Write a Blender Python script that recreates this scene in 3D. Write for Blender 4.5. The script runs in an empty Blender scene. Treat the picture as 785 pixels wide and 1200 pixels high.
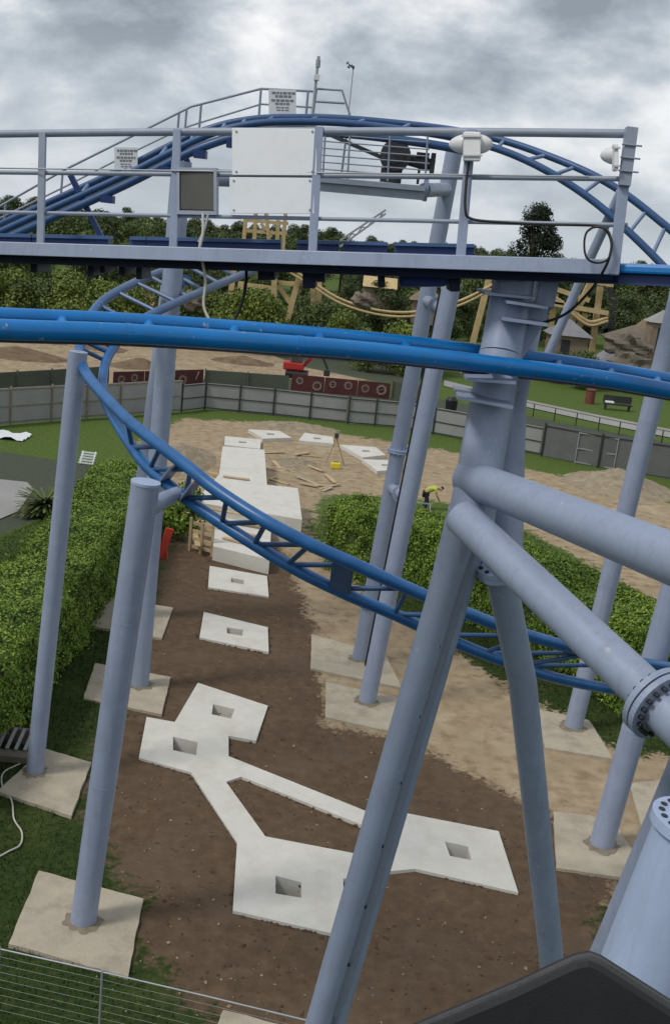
import bpy, bmesh, math, random
import numpy as np
from mathutils import Vector, Matrix
R = math.radians
rnd = random.Random(7)
nrg = np.random.default_rng(11)
scn = bpy.context.scene
COL = scn.collection

# ---------------------------------------------------------------- camera
CAM_H, FPX, PITCH, ROLL = 12.0, 1246.0, 14.6, 6.0
FW = Vector((0, math.cos(R(PITCH)), -math.sin(R(PITCH))))
_u = Vector((0, math.sin(R(PITCH)), math.cos(R(PITCH))))
_r = Vector((1, 0, 0))
RT = _r*math.cos(R(ROLL)) + _u*math.sin(R(ROLL))
UP = -_r*math.sin(R(ROLL)) + _u*math.cos(R(ROLL))
CAMP = Vector((0, 0, CAM_H))
cd = bpy.data.cameras.new('camera')
cam = bpy.data.objects.new('camera', cd)
COL.objects.link(cam)
cam.matrix_world = Matrix.Translation(CAMP) @ Matrix((RT, UP, -FW)).transposed().to_4x4()
cd.sensor_fit = 'VERTICAL'; cd.sensor_height = 24.0; cd.lens = 24.0*FPX/1200.0
cd.clip_start = 0.05; cd.clip_end = 9000
scn.camera = cam

# ---------------------------------------------------------------- sky and sun
SUN_EL, SUN_AZ = R(52), R(-120)          # azimuth measured from +y towards +x
w = bpy.data.worlds.new('World'); scn.world = w; w.use_nodes = True
nt = w.node_tree; N = nt.nodes; L = nt.links
for n in list(N): N.remove(n)
def nd(tree, t, **kw):
    n = tree.nodes.new(t)
    for k, v in kw.items(): setattr(n, k, v)
    return n
out = nd(nt, 'ShaderNodeOutputWorld'); bg = nd(nt, 'ShaderNodeBackground'); L.new(bg.outputs[0], out.inputs[0])
bg.inputs[1].default_value = 0.1
sky = nd(nt, 'ShaderNodeTexSky'); sky.sky_type = 'NISHITA'; sky.sun_disc = False
sky.sun_elevation = SUN_EL; sky.sun_rotation = SUN_AZ
tc = nd(nt, 'ShaderNodeTexCoord'); sep = nd(nt, 'ShaderNodeSeparateXYZ'); L.new(tc.outputs['Generated'], sep.inputs[0])
def mth(tree, op, a, b=None, clamp=False):
    n = nd(tree, 'ShaderNodeMath', operation=op); n.use_clamp = clamp
    for i, v in enumerate((a, b)):
        if v is None: continue
        if isinstance(v, (int, float)): n.inputs[i].default_value = v
        else: tree.links.new(v, n.inputs[i])
    return n.outputs[0]
zc = mth(nt, 'MAXIMUM', sep.outputs[2], 0.0)
den = mth(nt, 'ADD', zc, 0.42)
cx = mth(nt, 'DIVIDE', sep.outputs[0], den); cy = mth(nt, 'DIVIDE', sep.outputs[1], den)
cmb = nd(nt, 'ShaderNodeCombineXYZ'); L.new(cx, cmb.inputs[0]); L.new(cy, cmb.inputs[1])
n1 = nd(nt, 'ShaderNodeTexNoise'); n1.inputs['Scale'].default_value = 3.3; n1.inputs['Detail'].default_value = 7
n1.inputs['Roughness'].default_value = .56; n1.inputs['Distortion'].default_value = .15
mp = nd(nt, 'ShaderNodeMapping'); mp.inputs['Location'].default_value = (3.3, 7.7, 0); L.new(cmb.outputs[0], mp.inputs[0])
L.new(mp.outputs[0], n1.inputs['Vector'])
rp = nd(nt, 'ShaderNodeValToRGB')
cr = rp.color_ramp
cr.elements[0].position = .36; cr.elements[0].color = (2.3, 2.6, 2.95, 1)
cr.elements[1].position = .64; cr.elements[1].color = (8.0, 8.0, 8.0, 1)
for p, c in ((.44, (3.4, 3.8, 4.2, 1)), (.50, (4.5, 4.9, 5.3, 1)), (.56, (6.1, 6.3, 6.5, 1))):
    e = cr.elements.new(p); e.color = c
L.new(n1.outputs['Fac'], rp.inputs[0])
# low sky: an even pale veil
hz = nd(nt, 'ShaderNodeMapRange'); hz.inputs[1].default_value = 0.0; hz.inputs[2].default_value = .16
hz.inputs[3].default_value = .8; hz.inputs[4].default_value = 0.0; L.new(zc, hz.inputs[0])
mv = nd(nt, 'ShaderNodeMix', data_type='RGBA'); L.new(hz.outputs[0], mv.inputs[0]); L.new(rp.outputs[0], mv.inputs[6])
mv.inputs[7].default_value = (4.5, 4.95, 5.5, 1)
mx = nd(nt, 'ShaderNodeMix', data_type='RGBA'); mx.inputs[0].default_value = .93
L.new(sky.outputs[0], mx.inputs[6]); L.new(mv.outputs[2], mx.inputs[7]); L.new(mx.outputs[2], bg.inputs[0])
sd = bpy.data.lights.new('sun', 'SUN'); sd.energy = 1.5; sd.angle = R(12); sd.color = (1, .95, .88)
so = bpy.data.objects.new('sun', sd); COL.objects.link(so)
sdir = Vector((math.sin(SUN_AZ)*math.cos(SUN_EL), math.cos(SUN_AZ)*math.cos(SUN_EL), math.sin(SUN_EL)))
so.rotation_euler = (-sdir).to_track_quat('-Z', 'Y').to_euler()
vs = scn.view_settings; vs.view_transform = 'Standard'; vs.look = 'None'; vs.exposure = 0.32; vs.gamma = 1; vs.use_curve_mapping = False

# ---------------------------------------------------------------- helpers
def ray(px, py): return FW + RT*((px-392.5)/FPX) - UP*((py-600.0)/FPX)
def P(px, py, d): return CAMP + ray(px, py)*d
def G(px, py, z=0.0):
    d = ray(px, py); return CAMP + d*((z-CAM_H)/d.z)
def AtY(px, py, y):
    d = ray(px, py); return CAMP + d*(y/d.y)
def depth(p): return (p-CAMP).dot(FW)
def proj(p):
    v = p-CAMP; d = v.dot(FW); return 392.5+v.dot(RT)/d*FPX, 600-v.dot(UP)/d*FPX
def px2m(n, p): return n*depth(p)/FPX

def down(p, q):                            # carry the line p-q on to the ground
    d = (q-p); return q+d*((-.1-q.z)/d.z) if q.z > .05 and d.z < -1e-3 else q
class MB:
    def __init__(s): s.v = []; s.f = []; s.sm = []
    def add(s, vs, fs, smooth=False):
        o = len(s.v); s.v += [tuple(v) for v in vs]
        for f in fs: s.f.append([i+o for i in f]); s.sm.append(smooth)
    def box(s, c, ax, ay, az):            # centre and three half-axis vectors
        c = Vector(c); vs = [c+ax*i+ay*j+az*k for k in (-1, 1) for j in (-1, 1) for i in (-1, 1)]
        s.add(vs, [(0, 2, 3, 1), (4, 5, 7, 6), (0, 1, 5, 4), (2, 6, 7, 3), (0, 4, 6, 2), (1, 3, 7, 5)])
    def abox(s, c, x, y, z): s.box(c, Vector((x/2, 0, 0)), Vector((0, y/2, 0)), Vector((0, 0, z/2)))
    def beam(s, a, b, w_, h_, upv=Vector((0, 0, 1))):
        a = Vector(a); b = Vector(b); d = (b-a); l = d.length; d.normalize()
        sd_ = d.cross(upv)
        if sd_.length < 1e-4: sd_ = d.cross(Vector((0, 1, 0)))
        sd_.normalize(); u = sd_.cross(d)
        s.box((a+b)/2, d*(l/2), sd_*(w_/2), u*(h_/2))
    def tube(s, pts, r, n=12, caps=True):
        pts = [Vector(p) for p in pts]; rs = r if isinstance(r, (list, tuple)) else [r]*len(pts)
        t0 = (pts[1]-pts[0]).normalized()
        a = Vector((0, 0, 1)) if abs(t0.z) < .9 else Vector((1, 0, 0))
        u = t0.cross(a).normalized(); vs = []; prev = t0
        for i, p in enumerate(pts):
            if i == 0: t = t0
            elif i == len(pts)-1: t = (pts[i]-pts[i-1]).normalized()
            else: t = (pts[i+1]-pts[i-1]).normalized()
            q = prev.rotation_difference(t); u = (q @ u); u = (u-t*u.dot(t)).normalized(); prev = t
            b = t.cross(u)
            for k in range(n):
                an = 2*math.pi*k/n; vs.append(p+(u*math.cos(an)+b*math.sin(an))*rs[i])
        fs = []
        for i in range(len(pts)-1):
            for k in range(n):
                fs.append((i*n+k, i*n+(k+1) % n, (i+1)*n+(k+1) % n, (i+1)*n+k))
        s.add(vs, fs, True)
        if caps:
            m = len(pts)-1
            s.add([vs[k] for k in range(n)], [tuple(range(n-1, -1, -1))])
            s.add([vs[m*n+k] for k in range(n)], [tuple(range(n))])
    def ring(s, c, ax, ro, ri, th, n=24):  # washer
        c = Vector(c); ax = Vector(ax).normalized(); a = Vector((0, 0, 1)) if abs(ax.z) < .9 else Vector((1, 0, 0))
        u = ax.cross(a).normalized(); v = ax.cross(u); vs = []
        for zz in (-th/2, th/2):
            for r_ in (ro, ri):
                for k in range(n):
                    an = 2*math.pi*k/n; vs.append(c+ax*zz+(u*math.cos(an)+v*math.sin(an))*r_)
        fs = []
        for k in range(n):
            k2 = (k+1) % n
            fs += [(k, k2, n+k2, n+k), (2*n+k, 3*n+k, 3*n+k2, 2*n+k2), (k, 2*n+k, 2*n+k2, k2), (n+k, n+k2, 3*n+k2, 3*n+k)]
        s.add(vs, fs)
    def prism(s, poly, z0, z1):            # convex or simple polygon, world xy
        n = len(poly); area = sum(poly[i][0]*poly[(i+1) % n][1]-poly[(i+1) % n][0]*poly[i][1] for i in range(n))
        if area < 0: poly = poly[::-1]
        vs = [(p[0], p[1], z0) for p in poly]+[(p[0], p[1], z1) for p in poly]
        s.add(vs, [tuple(range(n-1, -1, -1)), tuple(range(n, 2*n))]+[(i, (i+1) % n, n+(i+1) % n, n+i) for i in range(n)])
    def build(s, name, mat, parent=None, org=None, bevel=0, local=False):
        me = bpy.data.meshes.new(name)
        o = bpy.data.objects.new(name, me); COL.objects.link(o)
        base = Vector((0, 0, 0))
        if parent is not None and not local: base = wloc(parent)
        if org is not None: o.location = Vector(org)-base; base = Vector(org)
        me.from_pydata([(v[0]-base.x, v[1]-base.y, v[2]-base.z) for v in s.v], [], s.f)
        me.polygons.foreach_set('use_smooth', s.sm); me.update()
        me.materials.append(mat)
        if parent is not None: o.parent = parent
        if bevel:
            m = o.modifiers.new('bevel', 'BEVEL'); m.width = bevel; m.segments = 2; m.limit_method = 'ANGLE'
        return o
def wloc(o):
    p = Vector(o.location)
    while o.parent: o = o.parent; p += o.location
    return p
def tag(o, label, cat, group=None):
    o['label'] = label; o['category'] = cat
    if group: o['group'] = group
    return o
def thing(name, loc, label, cat, group=None):
    o = bpy.data.objects.new(name, None); COL.objects.link(o); o.location = loc; o.empty_display_size = .2
    return tag(o, label, cat, group)
def copy_thing(o, loc, rz=0, sc=1.0):
    c = o.copy(); COL.objects.link(c); c.location = loc; c.rotation_euler = (0, 0, rz)
    c.scale = (sc,)*3 if isinstance(sc, (int, float)) else sc
    for ch in list(o.children):
        k = ch.copy(); COL.objects.link(k); k.parent = c
        for g in ch.children:
            d = g.copy(); COL.objects.link(d); d.parent = k
    return c
def cr_(pts, per=8):                       # Catmull-Rom through the points
    pts = [Vector(p) for p in pts]; q = [pts[0]*2-pts[1]]+pts+[pts[-1]*2-pts[-2]]; o = []
    for i in range(1, len(q)-2):
        for k in range(per):
            t = k/per
            o.append(.5*((2*q[i])+(q[i+1]-q[i-1])*t+(2*q[i-1]-5*q[i]+4*q[i+1]-q[i+2])*t*t+(3*q[i]-q[i-1]-3*q[i+1]+q[i+2])*t**3))
    o.append(pts[-1]); return o
def tubeobj(name, pts, r, mat, parent=None, n=12):
    m = MB(); m.tube(pts, r, n); return m.build(name, mat, parent)

# ---------------------------------------------------------------- materials
def mat(name, c, rough=.6, var=.18, scale=3.0, bump=0.0, bscale=30.0, spec=.4, dirt=None, dscale=1.2, damt=.5, metal=0, c2=None, streak=None):
    m = bpy.data.materials.new(name); m.use_nodes = True; t = m.node_tree; b = t.nodes['Principled BSDF']
    b.inputs['Roughness'].default_value = rough; b.inputs['Specular IOR Level'].default_value = spec; b.inputs['Metallic'].default_value = metal
    g = nd(t, 'ShaderNodeNewGeometry')
    n = nd(t, 'ShaderNodeTexNoise'); n.inputs['Scale'].default_value = scale; n.inputs['Detail'].default_value = 6; n.inputs['Roughness'].default_value = .65
    t.links.new(g.outputs['Position'], n.inputs['Vector'])
    r = nd(t, 'ShaderNodeValToRGB'); e = r.color_ramp.elements
    e[0].position = .3; e[1].position = .7
    lo = [x*(1-var) for x in c]; hi = list(c2) if c2 else [min(1, x*(1+var)) for x in c]
    e[0].color = (*lo, 1); e[1].color = (*hi, 1); t.links.new(n.outputs['Fac'], r.inputs[0]); colr = r.outputs[0]
    if dirt:
        n2 = nd(t, 'ShaderNodeTexNoise'); n2.inputs['Scale'].default_value = dscale; n2.inputs['Detail'].default_value = 8; n2.inputs['Roughness'].default_value = .7
        t.links.new(g.outputs['Position'], n2.inputs['Vector'])
        mr = nd(t, 'ShaderNodeMapRange'); mr.inputs[1].default_value = .5; mr.inputs[2].default_value = .75; mr.inputs[4].default_value = damt
        t.links.new(n2.outputs['Fac'], mr.inputs[0])
        mm = nd(t, 'ShaderNodeMix', data_type='RGBA'); t.links.new(mr.outputs[0], mm.inputs[0]); t.links.new(colr, mm.inputs[6])
        mm.inputs[7].default_value = (*dirt, 1); colr = mm.outputs[2]
    if streak:
        mpp = nd(t, 'ShaderNodeMapping'); mpp.inputs['Scale'].default_value = (9, 9, .45); t.links.new(g.outputs['Position'], mpp.inputs[0])
        n4 = nd(t, 'ShaderNodeTexNoise'); n4.inputs['Scale'].default_value = 1.3; n4.inputs['Detail'].default_value = 7; n4.inputs['Roughness'].default_value = .7
        t.links.new(mpp.outputs[0], n4.inputs['Vector']); mr4 = nd(t, 'ShaderNodeMapRange'); mr4.inputs[1].default_value = .52; mr4.inputs[2].default_value = .74; mr4.inputs[4].default_value = .5
        t.links.new(n4.outputs['Fac'], mr4.inputs[0]); m4 = nd(t, 'ShaderNodeMix', data_type='RGBA'); t.links.new(mr4.outputs[0], m4.inputs[0]); t.links.new(colr, m4.inputs[6])
        m4.inputs[7].default_value = (*streak, 1); colr = m4.outputs[2]
        n5 = nd(t, 'ShaderNodeTexNoise'); n5.inputs['Scale'].default_value = 14; n5.inputs['Detail'].default_value = 3; t.links.new(g.outputs['Position'], n5.inputs['Vector'])
        mr5 = nd(t, 'ShaderNodeMapRange'); mr5.inputs[1].default_value = .69; mr5.inputs[2].default_value = .73; mr5.inputs[4].default_value = .55; t.links.new(n5.outputs['Fac'], mr5.inputs[0])
        m5 = nd(t, 'ShaderNodeMix', data_type='RGBA'); t.links.new(mr5.outputs[0], m5.inputs[0]); t.links.new(colr, m5.inputs[6]); m5.inputs[7].default_value = (.45, .46, .48, 1); colr = m5.outputs[2]
    t.links.new(colr, b.inputs['Base Color'])
    if bump:
        n3 = nd(t, 'ShaderNodeTexNoise'); n3.inputs['Scale'].default_value = bscale; n3.inputs['Detail'].default_value = 5
        t.links.new(g.outputs['Position'], n3.inputs['Vector'])
        bp = nd(t, 'ShaderNodeBump'); bp.inputs['Strength'].default_value = bump; bp.inputs['Distance'].default_value = .03
        t.links.new(n3.outputs['Fac'], bp.inputs['Height']); t.links.new(bp.outputs[0], b.inputs['Normal'])
    return m
def leafmat(name, dark, mid, light):
    m = bpy.data.materials.new(name); m.use_nodes = True; t = m.node_tree; b = t.nodes['Principled BSDF']
    b.inputs['Roughness'].default_value = .6; b.inputs['Specular IOR Level'].default_value = .25
    g = nd(t, 'ShaderNodeNewGeometry'); n = nd(t, 'ShaderNodeTexNoise'); n.inputs['Scale'].default_value = .7; n.inputs['Detail'].default_value = 4
    t.links.new(g.outputs['Position'], n.inputs['Vector'])
    a = mth(t, 'MULTIPLY', g.outputs['Random Per Island'], .55); bb = mth(t, 'MULTIPLY', n.outputs['Fac'], .6); s_ = mth(t, 'ADD', a, bb)
    r = nd(t, 'ShaderNodeValToRGB'); e = r.color_ramp.elements
    e[0].position = .25; e[0].color = (*dark, 1); e[1].position = .9; e[1].color = (*light, 1); k = e.new(.55); k.color = (*mid, 1)
    t.links.new(s_, r.inputs[0]); t.links.new(r.outputs[0], b.inputs['Base Color'])
    return m
PAINT = (.28, .33, .45)
M = {}
M['paint'] = mat('lavender_paint', PAINT, .42, .07, 2.2, .04, 60, .45, (.2, .235, .33), 1.2, .45, streak=(.19, .21, .27))
M['paint_pale'] = mat('pale_paint', (.36, .44, .62), .42, .06, 2.2, .03, 60, .45, (.27, .33, .46), 1.6, .4, streak=(.26, .3, .38))
M['rail_grey'] = mat('railing_paint', (.26, .295, .37), .45, .1, 4, 0, 30, .45, (.3, .33, .38), 2.5, .4)
M['blue'] = mat('bright_blue_paint', (.002, .16, .47), .32, .12, 2.5, .03, 50, .45, (.02, .15, .35), 1.8, .5, streak=(.03, .12, .27))
M['blue_mid'] = mat('blue_paint', (.03, .085, .21), .42, .14, 2.5, .03, 50, .45, (.055, .09, .17), 1.8, .5)
M['blue_dark'] = mat('navy_paint', (.018, .04, .15), .45, .15, 3, 0, 30, .4)
M['blue_pale'] = mat('pale_blue_paint', (.17, .23, .38), .45, .15, 2.5, 0, 30, .4)  # paler blue for the lift track ties
M['navy_black'] = mat('navy_black_paint', (.012, .017, .045), .5, .2, 3)
M['conc_old'] = mat('old_concrete', (.40, .355, .275), .85, .12, 2.2, .35, 25, .25, (.22, .18, .13), 1.3, .7)
M['conc_new'] = mat('new_concrete', (.58, .565, .52), .8, .06, 2.5, .2, 25, .25, (.44, .395, .33), .9, .6)
M['white'] = mat('white_board', (.72, .74, .77), .5, .03, 2, 0, 30, .4, (.55, .56, .56), 2.5, .35)
M['whitebox'] = mat('white_plastic', (.7, .7, .7), .4, .04, 3)
M['black'] = mat('black_rubber', (.012, .012, .014), .5, .2, 5)
M['seat'] = mat('seat_leather', (.018, .018, .02), .45, .25, 9, .05, 420, .35, (.035, .035, .037), 5, .3)
M['stain_shade'] = mat('grout_stain_shade', (.2, .17, .125), .95, .25, 6, .4, 30)
M['seat_edge'] = mat('seat_welt', (.06, .06, .063), .5, .2, 9, .1, 140)
M['motor'] = mat('dark_machine', (.045, .045, .05), .5, .4, 4)
M['steel'] = mat('galvanised_steel', (.34, .36, .38), .45, .12, 4, 0, 30, .5, metal=.3)
M['boxmetal'] = mat('smoked_metal', (.075, .07, .06), .3, .35, 1.5, 0, 30, .5, (.16, .155, .14), 1.4, .5)
M['tan'] = mat('tan_timber', (.48, .36, .18), .75, .2, 1.5)
M['wood'] = mat('raw_plank', (.45, .34, .2), .8, .25, 2)
M['hoard_l'] = mat('grey_sheet', (.27, .275, .27), .6, .14, .8, .15, 8, .3, (.22, .22, .21), .4, .4)
M['hoard_g'] = mat('green_hoarding', (.085, .1, .07), .7, .15, .5)
M['mesh_dark'] = mat('dark_mesh_sheet', (.12, .125, .12), .75, .15, .8)
M['post_dark'] = mat('dark_post', (.03, .03, .032), .6, .2, 3)
M['post_wood'] = mat('weathered_post', (.21, .18, .13), .8, .2, 3)
M['maroon'] = mat('maroon_mural', (.085, .022, .02), .6, .25, .6)
M['mural_pale'] = mat('mural_pale_print', (.24, .18, .145), .6, .25, 1.5)
M['bark'] = mat('bark', (.08, .055, .035), .9, .25, 3)
M['roof_grey'] = mat('grey_roof', (.2, .2, .22), .8, .15, 1)
M['roof_red'] = mat('terracotta_roof', (.3, .15, .10), .8, .15, 1)
M['hutwall'] = mat('hut_wall', (.22, .17, .12), .8, .2, 1)
M['thatch'] = mat('thatch', (.2, .155, .10), .95, .25, 1.5, .5, 6)
M['rock'] = mat('grey_rock', (.15, .125, .10), .9, .3, .6, .5, 2)
M['red'] = mat('red_paint', (.42, .03, .025), .45, .12, 3)
M['redplastic'] = mat('red_plastic', (.5, .05, .03), .5, .12, 3)
M['yellow'] = mat('hi_vis_yellow', (.42, .47, .08), .7, .1, 5)
M['yellowpl'] = mat('yellow_plastic', (.7, .55, .03), .5, .1, 5)
M['cloth'] = mat('dark_cloth', (.02, .022, .03), .9, .2, 8)
M['skin'] = mat('skin', (.45, .26, .18), .6, .1, 8)
M['dirtmound'] = mat('gravel_heap', (.27, .225, .16), .95, .3, 2.5, .9, 7, .1)
M['path'] = mat('grey_path', (.27, .27, .26), .9, .1, .4)
M['tarmac'] = mat('grey_tarmac', (.15, .155, .155), .9, .15, .5, .2, 20)
M['bin'] = mat('bin_brown', (.16, .05, .035), .6, .2, 3)
M['cable_w'] = mat('pale_cable', (.5, .48, .42), .6, .1, 5)
M['text'] = mat('print_dark', (.2, .2, .22), .6, .1, 5)
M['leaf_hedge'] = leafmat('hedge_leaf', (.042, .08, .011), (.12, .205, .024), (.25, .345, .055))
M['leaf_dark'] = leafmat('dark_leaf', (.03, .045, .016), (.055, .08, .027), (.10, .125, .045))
M['leaf_mid'] = leafmat('mid_leaf', (.04, .06, .018), (.075, .11, .03), (.13, .165, .05))
M['leaf_yel'] = leafmat('yellow_leaf', (.055, .085, .016), (.12, .17, .03), (.22, .25, .05))
M['leaf_con'] = leafmat('conifer_needles', (.012, .02, .012), (.02, .034, .02), (.04, .055, .03))
M['grassblade'] = leafmat('grass_blade', (.014, .03, .006), (.03, .055, .01), (.065, .09, .02))  # dark blades: shade over the near grass put into their colour

# ---------------------------------------------------------------- ground: one sheet to the horizon
def gp(*pp): return np.array([G(*p)[:2] for p in pp])
soil = gp((192, 640), (330, 640), (352, 690), (372, 742), (385, 850), (470, 868), (520, 890), (590, 925), (650, 955), (700, 1015), (735, 1020), (700, 1110), (680, 1230), (620, 1330), (330, 1330), (270, 1215), (205, 1160), (165, 1110), (160, 1040), (100, 960), (108, 880), (150, 835), (160, 770), (182, 720))
sand1 = gp((330, 640), (352, 690), (372, 742), (385, 850), (470, 868), (520, 890), (590, 925), (650, 955), (700, 1000), (760, 1000), (830, 960), (840, 900), (730, 880), (640, 830), (540, 770), (470, 720), (420, 690), (385, 660))
sand2 = gp((160, 520), (215, 490), (320, 496), (420, 512), (520, 528), (610, 548), (700, 565), (830, 606), (1100, 690), (1100, 900), (840, 745), (745, 690), (620, 622), (520, 588), (380, 578), (345, 655), (200, 645), (225, 600), (190, 560))
bare = gp((-300, 400), (-60, 398), (120, 395), (330, 415), (440, 424), (430, 452), (330, 447), (220, 446), (60, 455), (-60, 470), (-300, 480))
tar = gp((-400, 530), (-40, 522), (70, 540), (130, 548), (95, 572), (60, 602), (-30, 640), (-300, 720))
tar2 = gp((-300, 483), (0, 468), (140, 452), (240, 447), (350, 448), (480, 462), (560, 476), (660, 496), (900, 540), (900, 590), (785, 562), (630, 532), (470, 498), (320, 486), (240, 479), (100, 490), (-300, 520))
def sdp(poly, X, Y):                       # signed distance, positive inside
    inside = np.zeros(X.shape, bool); dmin = np.full(X.shape, 1e9); n = len(poly)
    for i in range(n):
        x1, y1 = poly[i]; x2, y2 = poly[(i+1) % n]
        dx, dy = x2-x1, y2-y1; t = np.clip(((X-x1)*dx+(Y-y1)*dy)/(dx*dx+dy*dy+1e-12), 0, 1)
        dmin = np.minimum(dmin, np.hypot(X-x1-t*dx, Y-y1-t*dy))
        c = ((y1 > Y) != (y2 > Y)) & (X < (x2-x1)*(Y-y1)/(y2-y1+1e-12)+x1); inside ^= c
    return np.where(inside, dmin, -dmin)
def smst(a, b, x): t = np.clip((x-a)/(b-a), 0, 1); return t*t*(3-2*t)
def vnoise(X, Y, s, seed=0):
    a = np.zeros_like(X); g = np.random.default_rng(seed)
    for k in range(7):
        an = g.uniform(0, 6.28); f = s*g.uniform(.6, 1.9); a += np.sin((X*math.cos(an)+Y*math.sin(an))*f+g.uniform(0, 6.28))
    return a/7
def terrain(X, Y):
    X = np.asarray(X, float); Y = np.asarray(Y, float); r = np.hypot(X, Y)
    z = .03*vnoise(X, Y, 1.3, 3)*smst(4, 10, r)
    z = z+smst(75, 90, Y)*(1-smst(92, 104, Y))*(1-smst(-8, 10, X))*.7*(.5+.5*vnoise(X, Y, .25, 5))
    far = smst(150, 420, r)
    z = z+far*(5*vnoise(X, Y, .008, 9)-2)
    z = z-smst(500, 1500, r)*22
    return z
xs = np.concatenate([-np.geomspace(4000, 26, 46), np.arange(-25.5, 30.2, .3), np.geomspace(30.5, 4000, 46)])
ys = np.concatenate([-np.geomspace(4000, 3, 24), np.arange(2, 64, .3), np.arange(64, 130, 1.0), np.geomspace(132, 6000, 50)])
X, Y = np.meshgrid(xs, ys); Z = terrain(X, Y)
# pits cut in the concrete sit above the sheet: press the ground down under them
for pc in ((262, 834), (217, 875), (338, 1040), (537, 998), (279, 681), (274, 739)):
    c = G(*pc); Z -= .55*(np.hypot(X-c.x, Y-c.y) < .62)
me = bpy.data.meshes.new('ground'); nx, ny = len(xs), len(ys)
me.vertices.add(nx*ny); me.vertices.foreach_set('co', np.stack([X, Y, Z], -1).ravel())
ii = (np.arange(ny-1)[:, None]*nx+np.arange(nx-1)[None]).ravel(); F = np.stack([ii, ii+1, ii+nx+1, ii+nx], -1)
me.loops.add(F.size); me.loops.foreach_set('vertex_index', F.ravel().astype(np.int32))
me.polygons.add(len(F)); me.polygons.foreach_set('loop_start', np.arange(0, F.size, 4, dtype=np.int32)); me.polygons.foreach_set('loop_total', np.full(len(F), 4, np.int32))
me.update(); me.polygons.foreach_set('use_smooth', np.ones(len(F), bool))
dsoil, ds1 = sdp(soil, X, Y), sdp(sand1, X, Y); wsoil = smst(-1.0, 1.0, dsoil); wsand = np.maximum(smst(-1.0, 1.0, ds1), smst(-1.2, 1.2, sdp(sand2, X, Y)))
wsand = np.maximum(wsand, ((dsoil > -2) & (ds1 > -2))*1.0)
lawn = np.maximum(smst(30, 44, Y), smst(-.5, .5, sdp(gp((-300, 495), (150, 495), (150, 530), (60, 530), (-300, 525)), X, Y)))  # mask of bright grass; outside it the grass carries painted shade
wbare = smst(-3, 3, sdp(bare, X, Y)); wtar = np.maximum.reduce([smst(-.2, .2, sdp(tar, X, Y)), smst(-1, 1, sdp(gp((300, 405), (345, 414), (470, 428), (490, 452), (440, 450), (350, 432)), X, Y)), smst(-.4, .4, sdp(tar2, X, Y))])#, smst(-.4, .4, sdp(tar2, X, Y)))
at = me.color_attributes.new('zones', 'FLOAT_COLOR', 'POINT')
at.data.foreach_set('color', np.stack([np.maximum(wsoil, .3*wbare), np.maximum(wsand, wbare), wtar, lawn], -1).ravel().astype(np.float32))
ground = bpy.data.objects.new('ground', me); COL.objects.link(ground); ground['kind'] = 'structure'
gm = bpy.data.materials.new('ground_mix'); gm.use_nodes = True; t = gm.node_tree; b = t.nodes['Principled BSDF']
b.inputs['Roughness'].default_value = .95; b.inputs['Specular IOR Level'].default_value = .15
geo = nd(t, 'ShaderNodeNewGeometry'); att = nd(t, 'ShaderNodeAttribute', attribute_name='zones'); sp = nd(t, 'ShaderNodeSeparateColor')
t.links.new(att.outputs['Color'], sp.inputs[0])
def noise(sc, det=6, ro=.65):
    n = nd(t, 'ShaderNodeTexNoise'); n.inputs['Scale'].default_value = sc; n.inputs['Detail'].default_value = det; n.inputs['Roughness'].default_value = ro
    t.links.new(geo.outputs['Position'], n.inputs['Vector']); return n.outputs['Fac']
def ramp(f, *st):
    r = nd(t, 'ShaderNodeValToRGB'); e = r.color_ramp.elements
    e[0].position, e[0].color = st[0][0], (*st[0][1], 1); e[1].position, e[1].color = st[-1][0], (*st[-1][1], 1)
    for p, c in st[1:-1]: k = e.new(p); k.color = (*c, 1)
    t.links.new(f, r.inputs[0]); return r.outputs[0]
def mixc(f, a, c):
    m = nd(t, 'ShaderNodeMix', data_type='RGBA')
    t.links.new(f, m.inputs[0]); t.links.new(a, m.inputs[6])
    if isinstance(c, tuple): m.inputs[7].default_value = (*c, 1)
    else: t.links.new(c, m.inputs[7])
    return m.outputs[2]
nA, nB, nC, nD = noise(1.1), noise(6, 8, .7), noise(.35, 5), noise(26, 4, .6)
cg = mixc(att.outputs['Alpha'], ramp(nB, (.3, (.016, .028, .007)), (.5, (.027, .046, .010)), (.72, (.06, .075, .022))), ramp(nB, (.3, (.042, .068, .014)), (.5, (.072, .115, .022)), (.72, (.12, .155, .045))))  # near grass darker than the lawns, its shade put into the colour
cg = mixc(ramp(nC, (.52, (0, 0, 0)), (.72, (.6, .6, .6))), cg, (.085, .10, .03))
cs = ramp(noise(3.4, 6, .6), (.28, (.080, .053, .034)), (.5, (.105, .070, .044)), (.75, (.14, .097, .063)))
cs = mixc(ramp(nA, (.5, (0, 0, 0)), (.75, (.6, .6, .6))), cs, (.07, .048, .032))
nE, nF = noise(2.6, 3, .55), noise(.55, 3, .5)
cs = mixc(ramp(nE, (.66, (0, 0, 0)), (.71, (.75, .75, .75))), cs, (.045, .031, .022))
cs = mixc(ramp(nF, (.5, (0, 0, 0)), (.68, (.55, .55, .55))), cs, (.13, .096, .066))
nG = noise(2.2, 6, .55)
ca = ramp(nG, (.3, (.21, .155, .098)), (.5, (.325, .25, .162)), (.75, (.45, .365, .255)))
ca = mixc(ramp(nA, (.48, (0, 0, 0)), (.72, (.8, .8, .8))), ca, (.25, .19, .125))
ca = mixc(ramp(nC, (.55, (0, 0, 0)), (.7, (.65, .65, .65))), ca, (.42, .34, .24))
ct = ramp(nB, (.3, (.05, .06, .04)), (.7, (.08, .09, .065)))
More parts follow.
